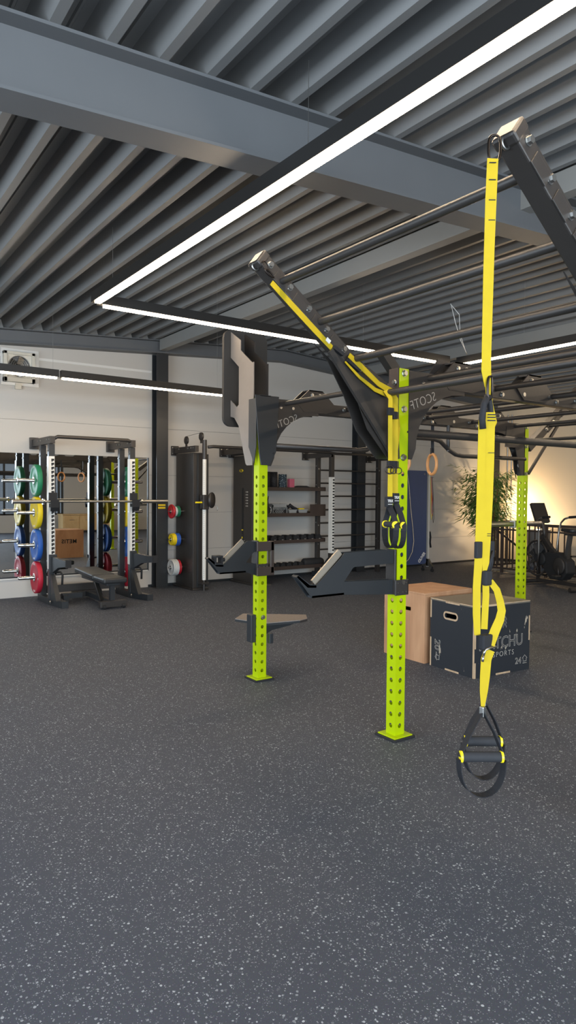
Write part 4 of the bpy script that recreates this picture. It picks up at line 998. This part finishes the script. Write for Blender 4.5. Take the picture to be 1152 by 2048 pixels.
for k,lab in enumerate(('front blue exercise mat with white lettering hung on the wheeled rack','second blue exercise mat hanging behind the front one','rearmost blue exercise mat next to the rack rail')):
    m_=thing('exercise_mat',lab,'exercise mat',(9.2,8.93+.03*k,.16)); x1=9.50
    y0=8.925+.032*k
    b=B(); b.prism(rrect(8.80,x1,.16+.004*k,1.905-.006*k,.05),'y',y0,y0+.028,.004)
    for v in b.bm.verts: v.co.y+= .012*math.sin((v.co.x-8.8)*7)*0
    obj('mat_body',b,BLUEM,m_)
    if k==0:
        b=B(); b.ring((9.43,y0-.002,1.845),(0,1,0),.016,.004,20,8); obj('eyelet',b,STEEL,m_)
        b=B(); b.text('OLIVER',.085,frame((9.38,y0-.001,.285),(.68,0,.73),(-.73,0,.68)),.0006,1,.0025,.85); obj('lettering',b,TXT,m_)
b=B(); b.tube([(8.95,8.90,1.84),(8.99,8.89,1.6),(9.04,8.89,1.2),(9.10,8.89,.85),(9.13,8.89,.6),(9.09,8.89,.40),(9.00,8.89,.27),(8.88,8.89,.20)],.006,8); solo('jump_rope',b,mat('beaded_rope','#b5a78f',.6,0,.7,60),'thin beaded jump rope hanging in front of the blue mats','jump rope')
for k,(dx,m_,zl,nm) in enumerate(((0,DRED,1.05,'red resistance band hanging at the right end of the mat rack'),(.03,BROWN,.92,'brown resistance tube hanging beside the red band'),(-.025,DYEL,.98,'olive yellow cord hanging beside the red band'))):
    b=B(); x=9.73+dx; b.tube([(x,9.04,1.80),(x+.01,9.03,1.5),(x+.015,9.03,zl+.1),(x+.03,9.03,zl),(x+.05,9.03,zl+.08),(x+.035,9.04,1.4),(x+.01,9.05,1.80)],.005,8,True); solo('resistance_band',b,m_,nm,'resistance band')
b=B(); b.tube([(9.70,9.03,.75),(9.72,9.03,.65),(9.71,9.03,.55),(9.73,9.03,.45)],.018,8); solo('ankle_strap',b,WEBK,'short black strap hanging low on the mat rack pole','strap')

# ================================================================ FAN
t=thing('wall_fan','cream square extractor fan high on the left of the gable wall','extractor fan',(2.39,YW,2.95))
b=B(); x0_,x1_,z0_,z1_=2.18,2.59,2.96,3.37
for q in((x0_,x1_,z0_,z0_+.06),(x0_,x1_,z1_-.04,z1_),(x0_,x0_+.045,z0_,z1_),(x1_-.045,x1_,z0_,z1_)): b.box(q[0],q[1],YW-.10,YW-.005,q[2],q[3],.004)
b.box(x0_,x1_,YW-.02,YW-.005,z0_,z1_); obj('frame',b,CREAM,t)
b=B(); b.box(2.16,2.66,YW-.02,YW-.001,2.92,3.42,.003); obj('back_plate',b,WHITE,t)
b=B(); b.box(2.22,2.55,YW-.024,YW-.020,3.01,3.34); obj('louvre_back',b,POT,t)
# square-to-round front
c=(2.385,3.175); n=32; Rr=.145; vs=[];fs=[]
for i in range(n):
    a=2*PI*i/n; cs,sn=math.cos(a),math.sin(a); m_=max(abs(cs),abs(sn)); vs.append((c[0]+cs/m_*.175,YW-.085,c[1]+sn/m_*.175))
for i in range(n):
    a=2*PI*i/n; vs.append((c[0]+math.cos(a)*Rr,YW-.07,c[1]+math.sin(a)*Rr))
b=B(); b._add(vs,[(i,(i+1)%n,n+(i+1)%n,n+i) for i in range(n)]); obj('shroud',b,CREAM,t)
b=B(); b.lathe((c[0],YW-.06,c[1]),(0,1,0),[(0,.0),(0,.035),(.03,.035)],20)
for k in range(5):
    a=2*PI*k/5; b.bar((c[0]+math.cos(a)*.03,YW-.045,c[1]+math.sin(a)*.03),(c[0]+math.cos(a)*.135,YW-.045,c[1]+math.sin(a)*.135),.085,.006,up=(math.cos(a+PI/2)*.4,1,math.sin(a+PI/2)*.4))
obj('blades',b,STEEL,t)
b=B()
for k in range(5): b.ring((c[0],YW-.078,c[1]),(0,1,0),.03+.027*k,.0028,28,6)
obj('guard_rings',b,STEEL,t)
b=B(); b.box(2.34,2.42,YW-.05,YW-.002,2.87,2.95,.004); obj('junction_box',b,CREAM,t)

# ================================================================ STAIR RAILING, PLANT, BIKES
t=thing('stair_railing','brown steel balustrade guarding the stairwell','railing',(10.75,6.5,0))
ya,yb=3.4,8.62; xr=10.75
b=B(); b.box(xr-.02,xr+.02,ya,yb,.90,.95); b.box(xr-.015,xr+.015,ya,yb,.80,.83); obj('top_rail',b,BROWN,t)
b=B(); b.box(xr-.02,xr+.02,ya,yb,.06,.10); obj('bottom_rail',b,BROWN,t)
y=ya+.05; k=0
while y<yb:
    b=B(); 
    wd=.022 if k%8==0 else .009; b.box(xr-wd,xr+wd,y-wd,y+wd,0 if k%8==0 else .08,.91); obj('baluster',b,BROWN,t); y+=.118; k+=1
b=B(); b.box(xr,12.0,8.60,8.64,.90,.95); b.box(xr,12.0,8.605,8.635,.06,.10)
for i in range(10): b.box(xr+.12+i*.118-.009,xr+.12+i*.118+.009,8.611,8.629,.08,.91)
obj('end_rail',b,BROWN,t)
b=B(); b.tube([(10.86,8.5,.86),(10.86,6.3,-.45)],.022,10); obj('handrail',b,BROWN,t,'sloping handrail down the stairs')
b=B(); b.box(HX0-.03,HX0,HY0,HY1,-.25,.03); b.box(HX0,HX1,HY1,HY1+.05,-.25,.02); struct('trim_14',b,mat('worn_stone_edge','#8f8270',.7,0,.35,30),'pale worn edge of the stairwell')

t=thing('bamboo_plant','tall leafy artificial bamboo plant behind the stair railing','plant',(11.35,9.0,0))
b=B(); b.lathe((11.35,9.0,0),(0,0,1),[(0,.12),(.0,.14),(.30,.18),(.32,.18),(.32,.15),(.28,.14)],28); obj('pot',b,POT,t)
b=B(); b2=B()
rnd=random.Random(5)
for k in range(6):
    a=rnd.random()*6.28; r0_=.03+.07*rnd.random(); base=V((11.35+math.cos(a)*r0_,9.0+math.sin(a)*r0_,.25)); H3=1.45+.45*rnd.random(); topv=base+V((math.cos(a)*.22,math.sin(a)*.22,H3-.25)) 
    pts=[base.lerp(topv,i/8)+V((math.cos(a),math.sin(a),0))*(.03*(i/8)**2) for i in range(9)]
    b.tube(pts,[.013-.001*i for i in range(9)],8)
    for i in range(60):
        f_=.22+.80*rnd.random()**.75; p=base.lerp(topv,min(f_,1)); 
        aa=rnd.random()*6.28; ln=.16+.34*rnd.random(); tw=V((math.cos(aa),math.sin(aa),.15+.5*rnd.random()))
        tip=p+tw*ln
        b2.tube([p,tip],[.003,.0015],4)
        for q in range(7):
            s_=p.lerp(tip,.4+.6*rnd.random()); la=aa+(rnd.random()-.5)*2.4; L_=.13+.14*rnd.random()
            d=V((math.cos(la),math.sin(la),.35-1.1*rnd.random())).normalized(); sd=d.cross(V((0,0,1))).normalized(); wdt=.012+.009*rnd.random(); nn=sd.cross(d)*.006
            b2._add([s_,s_+d*L_*.35+sd*wdt,s_+d*L_*.35-sd*wdt,s_+d*L_*.4+nn,s_+d*L_*.72+sd*wdt*.6-V((0,0,.008)),s_+d*L_*.72-sd*wdt*.6-V((0,0,.008)),s_+d*L_-V((0,0,.022))],[(0,1,3),(0,3,2),(1,4,3),(3,4,6),(3,6,5),(3,5,2)])
obj('canes',b,CANE,t); obj('leaves',b2,LEAF,t)
# up-light shining on the right wall behind the plant
t=thing('uplight_planter','tapered grey planter standing by the bright glow on the wall','planter',(12.1,8.45,0))
b=B(); b.lathe((12.15,8.35,0),(0,0,1),[(0,.16),(.02,.19),(.72,.235),(.76,.235),(.76,.21),(.70,.20),(.70,0)],36); obj('pot',b,POT,t)
b=B(); b.ring((12.15,8.35,.76),(0,0,1),.225,.010,36,8); obj('rim',b,CREAM,t)
b=B(); b.lathe((12.15,8.35,.70),(0,0,1),[(0,.05),(.05,.05),(.07,.04)],20); obj('lamp_head',b,emis('uplight_bulb',(1,.78,.5,1),60),t,'small warm bulb')
l=bpy.data.lights.new('uplight','POINT'); l.energy=26; l.color=(1,.72,.42); l.shadow_soft_size=.04; o=bpy.data.objects.new('uplight',l); COL.objects.link(o); o.location=(12.12,9.05,1.25)

# air bike
def airbike(bx,by,rot,label):
    t=thing('air_bike',label,'exercise bike',(bx,by,0)); T=M.Translation((bx,by,0))@M.Rotation(rot,4,'Z')
    def X(b):
        if isinstance(b,BS):
            for q in b.p: X(q)
            return b
        bmesh.ops.transform(b.bm,matrix=T,verts=list(b.bm.verts))
        return b
    # local: +x toward the rider's back, fan at x=0, y sideways
    b=BS(); b.cyl((-.02,-.27,.045),(-.02,.27,.045),.035); b.cyl((1.10,-.25,.045),(1.10,.25,.045),.035); obj('stabiliser',X(b),BLK,t)
    b=B(); b.bar((0,0,.06),(1.10,0,.10),.07,.06); b.bar((0,0,.06),(.02,.0,.40),.04,.04);b.bar((.30,0,.62),(.62,0,.42),.06,.07); b.bar((.10,0,.80),(.32,0,.60),.07,.08); b.bar((.62,0,.12),(.62,0,.5),.12,.08); obj('main_frame',X(b),BLK,t)
    b=B(); 
    for s_ in(-1,1): b.ring((.05,s_*.07,.43),(0,1,0),.285,.018,44,8)
    for k in range(14):
        a=2*PI*k/14; 
        for s_ in(-1,1): b.tube([(.05+math.cos(a)*.05,s_*.085,.43+math.sin(a)*.05),(.05+math.cos(a)*.285,s_*.07,.43+math.sin(a)*.285)],.003,5)
    obj('fan_cage',X(b),BLK,t)
    b=B(); b.cyl((.05,-.08,.43),(.05,.08,.43),.055,n=24)
    for k in range(9):
        a=2*PI*k/9; c_,s_=math.cos(a),math.sin(a); b.bar((.05+c_*.05,0,.43+s_*.05),(.05+c_*.265,0,.43+s_*.265),.09,.006,up=(-s_*.6,.8,c_*.6))
    obj('fan_blades',X(b),BLK2,t)
    b=B(); b.lathe((.22,-.085,.43),(0,-1,0),[(0,.05),(0,.10),(.03,.10),(.04,.085),(.04,0)],28); b.prism([(.20,.50),(.34,.56),(.60,.56),(.80,.44),(.82,.26),(.70,.14),(.42,.12),(.26,.26)],'y',-.09,.09,.02); obj('chain_cover',X(b),RUBB,t)
    b=B(); b.lathe((.66,-.092,.36),(0,-1,0),[(0,.0),(0,.13),(.02,.13),(.03,.11),(.03,0)],28); obj('crank_disc',X(b),PADG,t)
    b=B(); b.tube([(.66,-.12,.36),(.70,-.14,.22)],.014,8); b.box(.66,.76,-.24,-.14,.20,.225,.004); b.tube([(.66,.12,.36),(.62,.14,.50)],.014,8); b.box(.57,.67,.14,.24,.49,.515,.004); obj('pedals',X(b),BLK,t)
    b=B(); b.bar((.70,0,.45),(.78,0,.86),.05,.07); sp=obj('seat_post',X(b),STEEL,t)
    b=B(); b.bar((.66,0,.86),(.90,0,.86),.05,.03); obj('seat_slider',X(b),BLK,sp)
    b=B(); b.prism([(.60,-.03),(.62,-.055),(.80,-.10),(.92,-.13),(.97,-.10),(.98,0),(.97,.10),(.92,.13),(.80,.10),(.62,.055),(.60,.03)],'z',.90,.96,.02); obj('saddle',X(b),LEATH,t)
    b=B(); b.tube([(.16,0,.76),(.14,0,.88),(.10,0,1.0),(.07,0,1.08)],.03,10); cs=obj('console_mast',X(b),BLK,t)
    b=B(); b.bar((.10,0,1.02),(-.06,0,1.33),.26,.05,up=(1,0,.4)); obj('console',X(b),BLK,cs)
    for s_ in(-1,1):
        b=B(); b.tube([(.20,s_*.16,.32),(.24,s_*.17,.55),(.26,s_*.19,.85),(.27,s_*.22,1.02),(.34,s_*.24,1.09),(.46,s_*.25,1.12)],.016,10); h=obj('moving_arm',X(b),STEEL,t)
        b=B(); b.cyl((.44,s_*.25,1.117),(.60,s_*.25,1.13),.021); obj('hand_grip',X(b),RUBB,h)
    return t
airbike(9.97,6.85,R(-109),'black air bike with big fan wheel beside the stair railing')

# oak cabinet at the far side of the room, seen in the wall mirror
t=thing('oak_cabinet','low pale oak cabinet reflected in the wall mirror','cabinet',(8.0,-4.2,0))
b=B(); b.box(7.2,8.9,-4.55,-4.0,.08,.62,.004); obj('body',b,CAB,t)
b=B(); b.box(7.17,8.93,-4.58,-3.97,.62,.65,.003); obj('top',b,CAB,t)
b=B(); b.box(7.25,8.85,-4.5,-4.05,0,.08); obj('plinth',b,COLM,t)
for k in range(3):
    b=B(); b.box(7.24+.56*k,7.76+.56*k,-4.0,-3.985,.12,.58,.003); d=obj('drawer',b,CAB,t)
    b=B(); b.box(7.42+.56*k,7.58+.56*k,-3.985,-3.97,.44,.455); obj('handle',b,STEEL,d)

t=thing('column_sticker','two small yellow warning stickers on the dark column beside the squat rack','sticker',(4.42,9.638,1.25))
for z in(1.22,1.262):
    b=B(); b.box(4.38,4.50,9.636,9.639,z,z+.026); obj('label_strip',b,DYEL,t)
b=B(); b.tube([(6.2,5.5,3.72),(6.3,5.45,3.6),(6.40,5.52,3.40),(6.62,5.62,3.24),(6.72,5.68,3.215)],.004,6); b2=B(); b2.tube([(6.21,5.5,3.72),(6.26,5.47,3.5),(6.45,5.55,3.33),(6.70,5.66,3.215)],.004,6)
solo('hanging_cable',b,WHITE,'thin white cord drooping from the roof to the back right corner of the light','cord'); solo('hanging_cable',b2,WHITE,'second thin white cord beside the first, drooping a little lower','cord')
